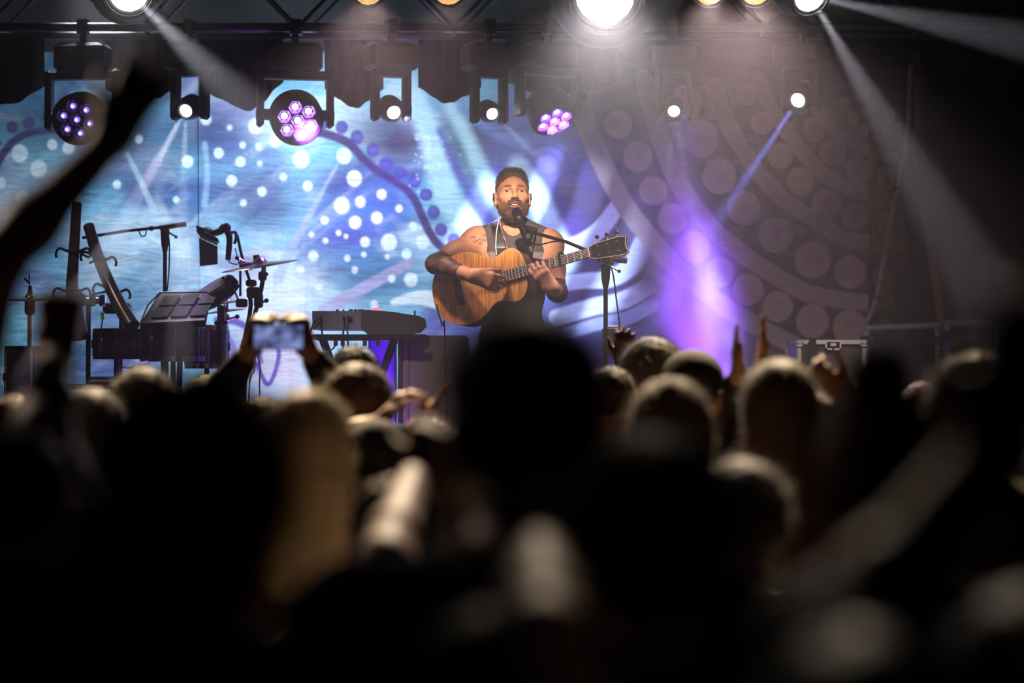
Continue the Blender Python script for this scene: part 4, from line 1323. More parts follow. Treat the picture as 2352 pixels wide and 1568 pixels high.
def surface(D, ax):
    s = D < 0
    n = D.shape
    cnt = np.zeros([q - 1 for q in n], np.int8)
    offs = [(i, j, k) for i in (0, 1) for j in (0, 1) for k in (0, 1)]
    for (i, j, k) in offs:
        cnt += s[i:n[0] - 1 + i, j:n[1] - 1 + j, k:n[2] - 1 + k]
    act = np.argwhere((cnt > 0) & (cnt < 8))
    vals = np.stack([D[act[:, 0] + i, act[:, 1] + j, act[:, 2] + k] for (i, j, k) in offs], 1)
    pos = np.stack([np.stack([ax[0][act[:, 0] + i], ax[1][act[:, 1] + j], ax[2][act[:, 2] + k]], -1) for (i, j, k) in offs], 1)
    acc, num = np.zeros((len(act), 3)), np.zeros(len(act))
    for a in range(8):
        for b in range(a + 1, 8):
            if sum(x != y for x, y in zip(offs[a], offs[b])) != 1: continue
            va, vb = vals[:, a], vals[:, b]
            m = (va < 0) != (vb < 0)
            t = np.where(m, va / np.where(m, va - vb, 1), 0)
            acc += np.where(m[:, None], pos[:, a] + t[:, None] * (pos[:, b] - pos[:, a]), 0)
            num += m
    V = acc / num[:, None]
    idx = np.full([q - 1 for q in n], -1, np.int64)
    idx[act[:, 0], act[:, 1], act[:, 2]] = np.arange(len(act))
    Q = []
    for axis in range(3):
        u, v = (axis + 1) % 3, (axis + 2) % 3
        lo = [slice(None)] * 3
        hi = [slice(None)] * 3
        lo[axis], hi[axis] = slice(0, n[axis] - 1), slice(1, n[axis])
        e = np.argwhere(s[tuple(lo)] != s[tuple(hi)])
        e = e[(e[:, u] > 0) & (e[:, v] > 0) & (e[:, u] < n[u] - 1) & (e[:, v] < n[v] - 1)]
        ins = s[e[:, 0], e[:, 1], e[:, 2]]

        def cell(du, dv):
            q = e.copy()
            q[:, u] += du
            q[:, v] += dv
            return idx[q[:, 0], q[:, 1], q[:, 2]]
        q = np.stack([cell(-1, -1), cell(0, -1), cell(0, 0), cell(-1, 0)], 1)
        q = np.where(ins[:, None], q, q[:, ::-1])
        Q.append(q[(q >= 0).all(1)])
    return V, np.concatenate(Q)


def n3(p, f, seed=0):
    """cheap smooth pseudo-noise on points"""
    r = np.random.default_rng(seed)
    o = np.zeros(len(p))
    for k in range(7):
        a = r.normal(size=3)
        a /= np.linalg.norm(a)
        o += np.sin(p @ a * f * (0.7 + 0.25 * k) + r.random() * 6.28)
    return o / 7


def vnormals(V, Q):
    n = np.cross(V[Q[:, 2]] - V[Q[:, 0]], V[Q[:, 3]] - V[Q[:, 1]])
    N = np.zeros_like(V)
    for i in range(4):
        np.add.at(N, Q[:, i], n)
    return N / (np.linalg.norm(N, axis=1, keepdims=True) + 1e-12)


def with_strands(V, Q, n, length, width, flow, seed=1, sel=None, jit=.5):
    """add fine tapering strands that stand off the surface"""
    r = np.random.default_rng(seed)
    N = vnormals(V, Q)
    pool = np.arange(len(V)) if sel is None else np.where(sel)[0]
    k = r.choice(pool, n)
    b = V[k]
    d = N[k] + np.array(flow) * 1.0 + r.normal(size=(n, 3)) * jit
    d /= np.linalg.norm(d, axis=1, keepdims=True)
    sd = np.cross(d, r.normal(size=(n, 3)))
    sd /= np.linalg.norm(sd, axis=1, keepdims=True)
    L = length * (0.4 + r.random((n, 1)))
    m = b + d * L * .55
    tip = b + d * L + np.array(flow) * L * .4
    a0, a1 = b - N[k] * .004 - sd * width, b - N[k] * .004 + sd * width
    V2 = np.concatenate([V, np.stack([a0, a1, m + sd * width * .7, m - sd * width * .7, tip + sd * width * .2, tip - sd * width * .2], 1).reshape(-1, 3)])
    i = len(V) + 6 * np.arange(n)[:, None]
    return V2, np.concatenate([Q, i + np.array([[0, 1, 2, 3]]), i + np.array([[3, 2, 4, 5]])])


class Frame:
    """maps head or body coordinates into the place where the figure stands"""
    def __init__(s, o, R=None, sc_=1.0):
        s.o, s.R, s.s = np.array(o, float), np.eye(3) if R is None else np.array(R, float), sc_

    def __call__(s, p):
        return s.o + s.R @ (np.array(p, float) * s.s)


def add_head(S, T, detail, infl=0.0):
    R = T.R
    k = T.s

    def el(c, r, b=.02): S.el(T(c), np.array(r) * k + infl, b * k, R)

    def rc(a, b_, ra, rb, b=.02): S.rc(T(a), T(b_), ra * k + infl, rb * k + infl, b * k)

    def sub(c, r, b=.01): S.sub(T(c), np.array(r) * k, b * k, R)
    el((0, .012, .043), (.074, .095, .077), .02)
    el((0, -.028, -.02), (.057, .062, .088), .04)
    for q in (-1, 1):
        rc((q * .055, .0, -.035), (q * .045, -.018, -.068), .016, .015, .03)
        rc((q * .045, -.018, -.068), (q * .016, -.072, -.096), .016, .014, .03)
    el((0, -.075, -.095), (.022, .017, .016), .02)
    for q in (-1, 1):
        if detail:
            el((q * .046, -.056, -.012), (.02, .02, .015), .025)
            rc((q * .012, -.083, .03), (q * .045, -.066, .029), .010, .008, .015)
            sub((q * .031, -.094, .011), (.018, .017, .010), .014)
            el((q * .031, -.0725, .0182), (.0150, .0100, .0060), .004)
            el((q * .031, -.0715, .0030), (.0140, .0090, .0045), .004)
        # ears
        el((q * .079, .012, -.006), (.0075, .018, .031), .008)
        rc((q * .082, .026, .016), (q * .084, .024, -.01), .006, .005, .008)
        el((q * .079, .004, -.034), (.006, .009, .009), .008)
        if detail:
            sub((q * .087, .008, -.006), (.005, .010, .018), .006)
    if detail:
        rc((0, -.088, .022), (0, -.111, -.016), .0075, .0108, .011)
        el((0, -.113, -.020), (.011, .010, .009), .008)
        for q in (-1, 1):
            el((q * .0125, -.099, -.024), (.0075, .009, .0065), .007)
            sub((q * .006, -.106, -.030), (.0035, .004, .003), .003)
        rc((-.022, -.090, -.050), (0, -.1, -.0475), .005, .006, .008)
        rc((.022, -.090, -.050), (0, -.1, -.0475), .005, .006, .008)
        rc((-.02, -.088, -.064), (0, -.097, -.0685), .005, .007, .008)
        rc((.02, -.088, -.064), (0, -.097, -.0685), .005, .007, .008)
        sub((0, -.098, -.0575), (.019, .022, .0058), .004)
    return S


def hand(S, wr, d, n, t, curl=(.3, .5), spread=.12, k=1.0, thumb=(.6, .7, .3), kk=.006):
    """palm and five fingers; d along the palm, n palm normal (fingers curl to it), t toward the thumb"""
    wr, d, n, t = [np.array(q, float) for q in (wr, d, n, t)]
    d = d / np.linalg.norm(d)
    t = t - d * (t @ d); t = t / np.linalg.norm(t)
    n = np.cross(d, t) * np.sign(np.cross(d, t) @ n)
    Ls = [.074, .082, .077, .06]
    for i in range(4):
        K = wr + (d * (.088 - .004 * abs(i - 1)) + t * (.030 - .0195 * i)) * k
        S.rc(wr + t * (.012 - .008 * i) * k, K, .017 * k, .0125 * k, .02 * k)
        a = curl[0]
        p = K
        dd = d + t * (1.3 - i) * spread
        dd = dd / np.linalg.norm(dd)
        L = Ls[i] * k
        for q, (f, r0, r1) in enumerate(((.46, .0105, .009), (.3, .009, .0082), (.26, .0082, .0068))):
            e = p + (dd * math.cos(a) + n * math.sin(a)) * L * f
            S.rc(p, e, r0 * k, r1 * k, kk * k if q else .012 * k)
            p = e
            a += curl[1]
    b = wr + (d * .028 + t * .028) * k
    td = d * thumb[0] + t * thumb[1] + n * thumb[2]
    td = td / np.linalg.norm(td)
    m = b + td * .042 * k
    S.rc(wr + t * .012 * k, b, .018 * k, .016 * k, .02 * k)
    S.rc(b, m, .0145 * k, .011 * k, .012 * k)
    e = m + (td * .75 + d * .5 + n * .15) * .034 * k
    S.rc(m, e, .011 * k, .0085 * k, .006)
    return S


def np_mesh(name, VQ, m, parent=None, base=None, smooth=True):
    return put(name, mesh_from(name, VQ[0], VQ[1], smooth), m, parent, base)


def color_attr(me, C, name='Skin'):
    ca = me.color_attributes.new(name, 'FLOAT_COLOR', 'POINT')
    ca.data.foreach_set('color', np.concatenate([C, np.ones((len(C), 1))], 1).astype(np.float32).ravel())


# ------------------------------------------------------------------ the singer
def A(px, py, d=11.5):
    return np.array(P(px, py, d))


root = P(1180, 868 + .8 * F_PX / 11.5, 11.5)
root.z = STAGE_Z
singer = thing('person', root, 'bearded singer in grey tank top playing guitar at the microphone', 'person')
tilt = math.radians(9)
yaw = math.radians(6)
Rh = np.array(Matrix.Rotation(yaw, 3, 'Z') @ Matrix.Rotation(-tilt, 3, 'X'))
HT = Frame(A(1177, 453, 11.48), Rh, 1.045)


def singer_torso(S, i=0.0):
    S.el(A(1178, 600, 11.52), (.160 + i, .11 + i, .17 + i), .05)
    S.el(A(1180, 668, 11.52), (.145 + i, .105 + i, .17 + i), .05)
    S.el(A(1180, 770, 11.52), (.155 + i, .11 + i, .13 + i), .05)
    S.rc(A(1104, 553), A(1252, 559), .048 + i, .048 + i, .05)
    for px in (1105, 1252):
        S.rc(A(1178, 520, 11.53), A(px, 550, 11.52), .048 + i, .042 + i, .05)
    for px in (1143, 1215):
        S.el(A(px, 592, 11.43), (.075 + i, .04 + i, .06 + i), .05)


B = Field()
singer_torso(B)
B.rc(A(1178, 535, 11.53), A(1177, 480, 11.51), .060, .055, .03)
add_head(B, HT, True)
SHR, ELR, WRR = A(1094, 555, 11.5), A(1000, 606, 11.33), A(1086, 634, 11.13)
B.el(SHR, (.066, .062, .066), .04)
B.rc(SHR, (SHR + ELR) / 2, .056, .054, .04)
B.rc((SHR + ELR) / 2, ELR, .052, .042, .03)
mid = ELR + (WRR - ELR) * .3
B.rc(ELR, mid, .043, .046, .03)
B.rc(mid, WRR, .046, .029, .03)
hand(B, WRR, (1, -.05, -.28), (0, 1, -.1), (.2, 0, 1), curl=(.35, .45), spread=.06, k=1.02, thumb=(.85, .45, .25))
SHL, ELL, WRL = A(1264, 562, 11.5), A(1281, 672, 11.33), A(1272, 662, 11.065)
B.el(SHL, (.062, .06, .066), .04)
B.rc(SHL, (SHL + ELL) / 2, .054, .052, .04)
B.rc((SHL + ELL) / 2, ELL, .05, .042, .03)
mid = ELL + (WRL - ELL) * .35
B.rc(ELL, mid, .042, .044, .03)
B.rc(mid, WRL, .044, .028, .03)
hand(B, WRL, (-.62, -.02, .72), (.05, 1, .1), (-.8, .2, -.3), curl=(.22, .42), spread=.10, k=.98, thumb=(.6, .3, .7))
for q, px in ((-1, 1152), (1, 1208)):
    hip, kn, an = A(px, 800, 11.5), A(px - 4 * q + q * 10, 1010, 11.45), A(px + q * 14, 1218, 11.52)
    B.rc(hip, kn, .085, .056, .04)
    B.rc(kn, an, .056, .038, .03)
    B.rc(an, an + np.array([q * .03, -.14, -.035]), .036, .028, .03)
zs = [STAGE_Z - .02]
while zs[-1] < HT.o[2] + .16:
    z = zs[-1]
    zs.append(z + (.012 if z < 1.75 else (.0045 if z < 2.28 else .0026)))
V, Q = B.mesh(.0033, np.array(zs))
SKIN = mat('singer_skin', attr='Skin', rough=.48, var=.06, scale=60, spec=.4)
bo = put('body', mesh_from('body', V, Q), SKIN, singer)
# skin tones, lips, stubble and tattoos (ink belongs to the skin)
C = np.tile(np.array(rgb(196, 142, 112)), (len(V), 1))
Lh = (V - HT.o) @ Rh / HT.s


def mixv(C, col, a):
    return C * (1 - a[:, None]) + np.array(col) * a[:, None]


ex, ey, ez = Lh[:, 0], Lh[:, 1], Lh[:, 2]
inhead = (ez > -.13) & (np.abs(ex) < .1) & (np.abs(ey) < .14)
lip = np.exp(-((ex / .020) ** 4)) * np.exp(-(((ez + .0575) / .0105) ** 4)) * (ey < -.08)
C = mixv(C, rgb(150, 84, 76), lip * inhead * .8)
stub = sstep(-.025, -.05, ez) * inhead * (ey < .02) * (1 - lip)
C = mixv(C, rgb(84, 56, 42), stub * .85)
for q in (-1, 1):
    br = np.exp(-(((ex - q * .03) / .019) ** 4)) * np.exp(-(((ez - .0335 + .12 * np.abs(np.abs(ex) - .03)) / .0052) ** 4)) * (ey < -.05)
    C = mixv(C, rgb(64, 42, 32), br * .92)
    li = np.exp(-(((ex - q * .031) / .015) ** 4)) * np.exp(-(((ez - .0175) / .002) ** 2)) * (ey < -.05)
    C = mixv(C, rgb(70, 44, 38), li * .7)
C = mixv(C, rgb(190, 120, 96), np.exp(-(((np.abs(ex) - .045) / .016) ** 2 + ((ez + .012) / .016) ** 2)) * (ey < 0) * .3 * inhead)


def arm_t(p, a, b):
    ba = b - a
    t = (p - a) @ ba / (ba @ ba)
    d = np.linalg.norm(p - a - np.clip(t, 0, 1)[:, None] * ba, axis=1)
    return t, d


nzv = n3(V, 95, 3)
t1, d1 = arm_t(V, SHR, ELR)
up = (d1 < .085) & (t1 > .15) & (t1 <= 1.1)
lines = sstep(.0, .10, .06 - np.abs(nzv - .1 * np.sin(t1 * 9)))
C = mixv(C, rgb(54, 40, 38), up * np.clip(sstep(.45, .9, t1) * .85 + lines * .5, 0, .9))
t2, d2 = arm_t(V, ELR, WRR)
C = mixv(C, rgb(42, 32, 32), ((d2 < .07) & (t2 > -.25) & (t2 < .72)) * .88 * (1 - .2 * (nzv > .25)))
t3, d3 = arm_t(V, ELL, WRL)
C = mixv(C, rgb(26, 22, 24), ((d3 < .07) & (t3 > -.3) & (t3 < .7) & (V[:, 0] > A(1255, 0)[0])) * .9)
dc = A(1100, 540, 11.44)
rr = np.hypot(V[:, 0] - dc[0], V[:, 2] - dc[2])
an = np.arctan2(V[:, 2] - dc[2], V[:, 0] - dc[0])
for r0 in (.040, .030, .021):
    dots = (np.abs(rr - r0) < .0032) * (np.cos(an * r0 / .0045) > .0) * (V[:, 1] < 11.52) * (an < .25)
    C = mixv(C, rgb(74, 52, 48), dots * .7)
color_attr(bo.data, C)
# eyes and teeth
EYEW = mat('eye_white', rgb(150, 138, 134), .3)
IRIS = mat('iris_dark', rgb(44, 44, 52), .15)
for q in (-1, 1):
    c = HT((q * .031, -.0672, .0105))
    e = MB().ball(c, (.0172, .0125, .0115), 16, 10).build('eye', EYEW, singer, smooth=True)
    f = Rh @ np.array([0.05, -1, -.1])
    MB().ball(Vector(c) + Vector(f) * .0088 + Vector((q * .0032, 0, 0)), .0068, 10, 8).build('iris', IRIS, e, smooth=True)
MB().box(HT((0, -.086, -.0545)), (.026, .012, .007), [Vector(Rh[:, i]) for i in range(3)], .002).build('teeth', mat('teeth', rgb(235, 225, 212), .3), singer)
# hair
HAIR = mat('singer_hair', rgb(86, 62, 46), .6, var=.35, scale=160, stretch=(1, 1, .3), sheen=.2)
Hf = Field()
Hf.el(HT((0, .014, .045)), np.array((.076, .0975, .078)) * HT.s + .0015, .01, Rh)
Hf.el(HT((0, -.004, .088)), np.array((.055, .075, .037)) * HT.s, .025, Rh)
Hf.rc(HT((-.026, -.048, .103)), HT((.03, -.050, .101)), .015, .015, .025)
Hf.sub(HT((0, -.128, -.008)), np.array((.0725, .115, .104)) * HT.s, .008, Rh)
Hf.cut(HT((0, .02, -.045)), -(Rh @ np.array([0, -.55, .8])))
V, Q = Hf.mesh(.0035)
V = V + vnormals(V, Q) * (n3(V, 420, 4) * .0016 + n3(V, 190, 5) * .0012)[:, None]
top = ((V - HT.o) @ Rh)[:, 2] > .07
V, Q = with_strands(V, Q, 2400, .008, .0009, (0.05, -.15, .4), 3, top, .35)
np_mesh('hair', (V, Q), HAIR, singer)
Bf = Field()
for q in (-1, 1):
    ch = [(q * .066, .002, -.012), (q * .059, -.012, -.05), (q * .047, -.032, -.076), (q * .025, -.073, -.096), (0, -.084, -.102)]
    rs = [.008, .013, .018, .023, .025]
    for a_, b_, r0, r1 in zip(ch[:-1], ch[1:], rs[:-1], rs[1:]):
        Bf.rc(HT(a_), HT(b_), r0, r1, .015)
    Bf.rc(HT((0, -.103, -.037)), HT((q * .022, -.094, -.043)), .0068, .0072, .006)
    Bf.rc(HT((q * .022, -.094, -.043)), HT((q * .031, -.084, -.065)), .0072, .0072, .006)
    Bf.rc(HT((q * .031, -.082, -.065)), HT((q * .026, -.080, -.092)), .0072, .010, .006)
Bf.rc(HT((0, -.093, -.079)), HT((0, -.088, -.098)), .006, .012, .008)
V, Q = Bf.mesh(.003)
V = V + vnormals(V, Q) * (n3(V, 500, 6) * .0014)[:, None]
V, Q = with_strands(V, Q, 1500, .007, .0007, (0, -.2, -.5), 5, None, .4)
np_mesh('beard', (V, Q), mat('singer_beard', rgb(72, 48, 36), .65, var=.4, scale=260), singer)
for q in (-1, 1):
    MB().ball(HT((q * .084, .002, -.006)), (.006, .008, .009), 10, 8).build('earpiece', BLACK, singer, smooth=True)
    MB().tube([HT((q * .086, .0, -.012)), HT((q * .088, .012, .02)), HT((q * .082, .03, .012)), HT((q * .07, .04, -.04))], .0018, 6, 5).build('ear_lead', BLACK, singer, smooth=True)
# tank top
TANK = mat('tank_top_grey', rgb(74, 68, 72), .85, var=.12, bump=.25, scale=45)
Tf = Field()
singer_torso(Tf, .009)
Tf.sub(A(1178, 508, 11.46), (.050, .16, .072), .012)
Tf.sub(A(1088, 572, 11.5), (.068, .3, .085), .012)
Tf.sub(A(1104, 604, 11.5), (.05, .3, .06), .012)
Tf.sub(A(1302, 590, 11.5), (.080, .3, .10), .012)
Tf.cut(A(1180, 800), (0, 0, -1))
V, Q = Tf.mesh(.005)
V = V + vnormals(V, Q) * (n3(V, 55, 8) * .003 + n3(V * np.array([1, 1, .5]), 120, 9) * .0012)[:, None]
o = np_mesh('tank_top', (V, Q), TANK, singer)
C = np.tile(np.array(rgb(74, 68, 72)), (len(V), 1))
zb1, zb2 = A(0, 582)[2], A(0, 606)[2]
C = mixv(C, rgb(138, 130, 136), sstep(zb2 - .01, zb2, V[:, 2]) * sstep(zb1 + .004, zb1 - .002, V[:, 2]))
color_attr(o.data, C, 'Print')
o.data.materials.clear()
o.data.materials.append(mat('tank_top_print', attr='Print', rough=.85, var=.15, bump=.25, scale=60))
Tr = Field()
JEAN = mat('trousers_black', rgb(26, 25, 30), .8, bump=.2)
Tr.el(A(1180, 775, 11.52), (.166, .122, .13), .05)
for q, px in ((-1, 1152), (1, 1208)):
    hip, kn, an = A(px, 800, 11.5), A(px + q * 6, 1010, 11.45), A(px + q * 14, 1205, 11.52)
    Tr.rc(hip, kn, .098, .07, .05)
    Tr.rc(kn, an, .07, .056, .03)
Tr.cut(A(1180, 735), (0, 0, 1))
np_mesh('trousers', Tr.mesh(.011), JEAN, singer)
for q, px in ((-1, 1166), (1, 1222)):
    Sf = Field()
    b = A(px - 28 + (14 if q > 0 else -14) + 20, 1232, 11.53)
    b[2] = STAGE_Z + .045
    Sf.rc(b, b + np.array([q * .03, -.16, -.008]), .047, .040, .02)
    Sf.cut((b[0], b[1], STAGE_Z + .001), (0, 0, -1))
    np_mesh('shoe', Sf.mesh(.008), BLACK, singer)
# suspender strap with buckle, necklace and white lead
MB().strip(spline([Vector(A(1136, 510, 11.50)), Vector(A(1141, 525, 11.41)), Vector(A(1147, 560, 11.358)), Vector(A(1151, 600, 11.345))], 6), .046, (0, -1, .25), .006).build('suspender', BLACK, singer)
MB().box(A(1150, 578, 11.345), (.052, .008, .032), None, .003).build('buckle', BLACKM, singer)
MB().tube([A(1146, 503, 11.47), A(1141, 530, 11.375), A(1139, 560, 11.335), A(1140, 585, 11.325)], .0026, 6, 6).build('white_lead', mat('lead_white', rgb(225, 220, 205), .5), singer, smooth=True)
MB().tube([A(1206, 560, 11.375), A(1205, 580, 11.36), A(1198, 596, 11.352)], .0026, 6, 6).build('white_lead', mat('lead_white'), singer, smooth=True)
nk = MB()
for k, q in enumerate(spline([Vector(A(1148, 508, 11.46)), Vector(A(1153, 530, 11.385)), Vector(A(1162, 560, 11.345)), Vector(A(1169, 585, 11.335))], 9)):
    nk.ball(q, .0042 if k % 7 == 0 else .0022, 6, 4)
nk.build('bead_necklace', mat('beads_copper', rgb(190, 120, 80), .35, .4), singer, smooth=True)

# ------------------------------------------------------------------ the guitar
gy = math.radians(25)
e1 = Vector((math.cos(gy), -math.sin(gy), .239 / 1.0)).normalized()
gn = Vector((-math.sin(gy), -math.cos(gy), .12))
gn = (gn - e1 * gn.dot(e1)).normalized()
e2 = gn.cross(e1)
if e2.z < 0: e2 = -e2
GO = P(1156, 637, 11.2)


def G(u, v, w_=0.0):
    return GO + e1 * u + e2 * v + gn * w_


KOA = mat('koa_wood', rgb(214, 150, 82), .3, var=.5, scale=5, spec=.5)
nt = KOA.node_tree
nzn = [n for n in nt.nodes if n.type == 'TEX_NOISE'][0]
mp = nt.nodes.new('ShaderNodeMapping')
mp.inputs['Scale'].default_value = (26, 4, 1.0)
mp.inputs['Rotation'].default_value = (0, -.24, 0)
tcn = [n for n in nt.nodes if n.type == 'TEX_COORD'][0]
nt.links.new(tcn.outputs['Object'], mp.inputs[0])
nt.links.new(mp.outputs[0], nzn.inputs['Vector'])
KOAS = mat('koa_sides', rgb(84, 50, 30), .3, var=.3)
EBONY = mat('ebony', rgb(34, 27, 26), .4, var=.2)
gt = thing('acoustic_guitar', G(-.37, 0), 'acoustic guitar with striped amber wooden top held by the singer', 'guitar')
half = [(-.375, .0), (-.368, .06), (-.335, .118), (-.27, .158), (-.195, .170), (-.125, .150), (-.07, .112), (-.035, .103), (.0, .110), (.04, .125), (.075, .120), (.105, .09), (.118, .045), (.12, .0)]
ups = [(p.x, p.y) for p in spline([Vector((a, b, 0)) for a, b in half], 5)]
out = ups + [(u, -v) for u, v in reversed(ups[1:-1])]
MB().prism([G(u, v, -.1) for u, v in out], gn, .098).build('sides_and_back', KOAS, gt, smooth=True)
sb_ = MB()
sb_.prism([G(u * .997, v * .99, -.003) for u, v in out], gn, .005)
top_o = sb_.build('soundboard', KOA, gt)
MB().tube([G(u, v, -.001) for u, v in out] + [G(*out[0], -.001)], .0035, 6).build('binding', mat('binding_cream', rgb(190, 160, 110), .4), gt, smooth=True)
rs_ = MB().prof(G(-.045, 0, .0022), G(-.045, 0, .0032), [(0, .062), (1, .062)], 32).build('rosette', mat('rosette_wood', rgb(150, 110, 60), .4, var=.5, scale=200), gt)
MB().prof(G(-.045, 0, .003), G(-.045, 0, .004), [(0, .052), (1, .052)], 32).build('sound_hole', mat('hole_shade', rgb(8, 6, 6), .9), rs_)  # dark disc laid on the top for the shade inside the hole
MB().box(G(-.235, 0, .007), (.035, .15, .012), (e1, e2, gn), .004).build('bridge', EBONY, gt)
fb = [G(-.01, .028, .004), G(-.01, -.028, .004), G(.45, -.0215, .004), G(.45, .0215, .004)]
MB().prism(fb, gn, .007).build('fretboard', EBONY, gt)
MB().add([G(.09, .027, .004), G(.09, .017, -.017), G(.09, -.017, -.017), G(.09, -.027, .004), G(.46, .0215, .004), G(.46, .013, -.013), G(.46, -.013, -.013), G(.46, -.0215, .004)],
         [(0, 1, 2, 3), (7, 6, 5, 4), (0, 4, 5, 1), (1, 5, 6, 2), (2, 6, 7, 3), (3, 7, 4, 0)]).build('neck', mat('neck_mahogany', rgb(120, 78, 50), .35), gt, smooth=True, angle=50)
FRET = mat('fret_wire', (.85, .8, .7), .35, .6)
sl = .685
for k in range(1, 21):
    u = .45 - (sl - sl / 2 ** (k / 12)) * 1.0
    if u < 0: break
    hw = .0215 + (.45 - u) / .46 * .0065
    MB().box(G(u, 0, .0118), (.0030, hw * 2, .0024), (e1, e2, gn)).build('fret', FRET, gt)
MB().box(G(.451, 0, .0125), (.005, .044, .006), (e1, e2, gn)).build('nut', mat('bone', rgb(220, 210, 190), .4), gt)
for k in range(6):
    s_ = (k - 2.5)
    MB().cyl(G(-.235, s_ * .0105, .015), G(.452, s_ * .0068, .0158), .0009, seg=5).build('string', FRET, gt)
hs = [(.45, .0225), (.475, .034), (.54, .040), (.60, .044), (.625, .036), (.618, 0), (.625, -.036), (.60, -.044), (.54, -.040), (.475, -.034), (.45, -.0225)]
ho = MB().prism([G(u, v, -.012 - (u - .45) * .2) for u, v in hs], gn, .016).build('headstock', EBONY, gt)
MB().tube([G(u, v, .004 - (u - .45) * .2) for u, v in hs], .0022, 5).build('headstock_binding', mat('binding_cream'), ho, smooth=True)
for k in range(3):
    for s in (-1, 1):
        u = .495 + k * .045
        w0 = -.004 - (u - .45) * .2
        tn = MB().cyl(G(u, s * .036, w0), G(u, s * .06, w0), .0035, seg=8).build('tuner_shaft', STEEL, gt, smooth=True)
        MB().ball(G(u, s * .068, w0), (.011, .011, .006), 10, 6, (e1, e2, gn)).build('tuner_button', BLACK, tn, smooth=True)
        MB().cyl(G(u, s * .022, w0), G(u, s * .022, w0 + .02), .004, seg=8).build('string_post', STEEL, gt, smooth=True)
cp = MB().box(G(.305, .0, .019), (.014, .062, .009), (e1, e2, gn), .003).build('capo', BLACK, gt)
MB().tube([G(.305, .03, .018), G(.305, .04, .0), G(.307, .036, -.02), G(.31, .0, -.028)], .006, 6, 5).build('capo_lever', BLACK, cp, smooth=True)
o = MB().strip(spline([Vector(A(1224, 518, 11.50)), Vector(A(1217, 530, 11.40)), Vector(A(1211, 560, 11.345)), Vector(A(1207, 592, 11.335)), Vector(A(1204, 625, 11.33)), G(.05, .02, -.108)], 6), .058, (0, -1, .2), .006).build('guitar_strap', mat('strap_black', rgb(34, 31, 35), .7, bump=.3, scale=200), None, A(1200, 660, 11.35))
tag(o, 'wide black guitar strap over the singer\'s shoulder', 'strap')
o = MB().tube([G(-.37, -.06, -.05), P(1004, 700, 11.33), P(1008, 722, 11.31), P(1016, 748, 11.3), P(1022, 780, 11.3), P(1030, 1245, 11.35)], .0042, 6, 8).build('guitar_cable', CABLE, None, P(1030, 1245, 11.35), smooth=True)
tag(o, 'dark cable hanging from the lower end of the guitar', 'cable')

# ------------------------------------------------------------------ the crowd
RH180 = np.array(Matrix.Rotation(math.pi, 3, 'Z'))
CH = 1.775      # height of the standard figure with hair


def std_torso(S, i=0.0):
    S.el((0, 0, 1.28), (.16 + i, .105 + i, .2 + i), .05)
    S.el((0, 0, 1.08), (.14 + i, .10 + i, .18 + i), .05)
    S.el((0, 0, .95), (.16 + i, .115 + i, .13 + i), .05)
    S.rc((-.165, 0, 1.41), (.165, 0, 1.41), .052 + i, .052 + i, .05)
    for q in (-1, 1):
        S.rc((0, -.01, 1.47), (q * .15, 0, 1.42), .05 + i, .045 + i, .05)


DEFARM = {q: dict(el=(q * .235, -.02, 1.13), wr=(q * .245, .06, .89), d=(0, .2, -1), n=(-q, 0, 0), t=(0, 1, 0), curl=(.3, .35)) for q in (-1, 1)}


def std_body(arms, h=.0095):
    S = Field()
    std_torso(S)
    S.rc((0, -.005, 1.44), (0, .012, 1.58), .06, .055, .03)
    add_head(S, Frame((0, .02, 1.632), RH180), True)
    for q in (-1, 1):
        a = arms[q]
        sh, e, w_ = np.array(a.get('sh', (q * .185, 0, 1.405))), np.array(a['el']), np.array(a['wr'])
        S.el(sh, (.058, .056, .06), .04)
        S.rc(sh, e, .052, .042, .03)
        m = e + (w_ - e) * .3
        S.rc(e, m, .042, .043, .03)
        S.rc(m, w_, .043, .028, .03)
        hand(S, w_, a['d'], a['n'], a['t'], a.get('curl', (.3, .4)), a.get('spread', .08), 1.0, a.get('thumb', (.6, .7, .3)))
        S.rc((q * .09, 0, .9), (q * .1, .01, .5), .085, .058, .04)
        S.rc((q * .1, .01, .5), (q * .11, -.01, .09), .055, .038, .03)
        S.rc((q * .11, -.01, .09), (q * .13, .12, .04), .036, .028, .03)
    return S.mesh(h)


def std_shirt(arms, sleeve=.55, h=.012):
    S = Field()
    std_torso(S, .012)
    for q in (-1, 1):
        a = arms[q]
        sh, e, w_ = np.array(a.get('sh', (q * .185, 0, 1.405))), np.array(a['el']), np.array(a['wr'])
        S.el(sh, (.07, .068, .072), .04)
        S.rc(sh, sh + (e - sh) * min(sleeve, 1), .066, .062, .04)
        if sleeve > 1:
            S.rc(e, e + (w_ - e) * (sleeve - 1), .058, .044, .04)
    S.sub((0, .01, 1.565), (.075, .08, .085), .02)
    S.cut((0, 0, .86), (0, 0, -1))
    V, Q = S.mesh(h)
    return V + vnormals(V, Q) * (n3(V, 38, 12) * .006)[:, None], Q


def std_trousers():
    S = Field()
    S.el((0, 0, .95), (.172, .127, .13), .05)
    for q in (-1, 1):
        S.rc((q * .09, 0, .9), (q * .1, .01, .5), .098, .072, .05)
        S.rc((q * .1, .01, .5), (q * .11, -.01, .1), .07, .056, .03)
    S.cut((0, 0, 1.0), (0, 0, 1))
    S.cut((0, 0, .075), (0, 0, -1))
    return S.mesh(.015)


def std_shoe(q):
    S = Field()
    S.rc((q * .11, -.03, .05), (q * .13, .13, .04), .047, .04, .02)
    S.cut((0, 0, .004), (0, 0, -1))
    return S.mesh(.012)


HF = Frame((0, .02, 1.632), RH180)


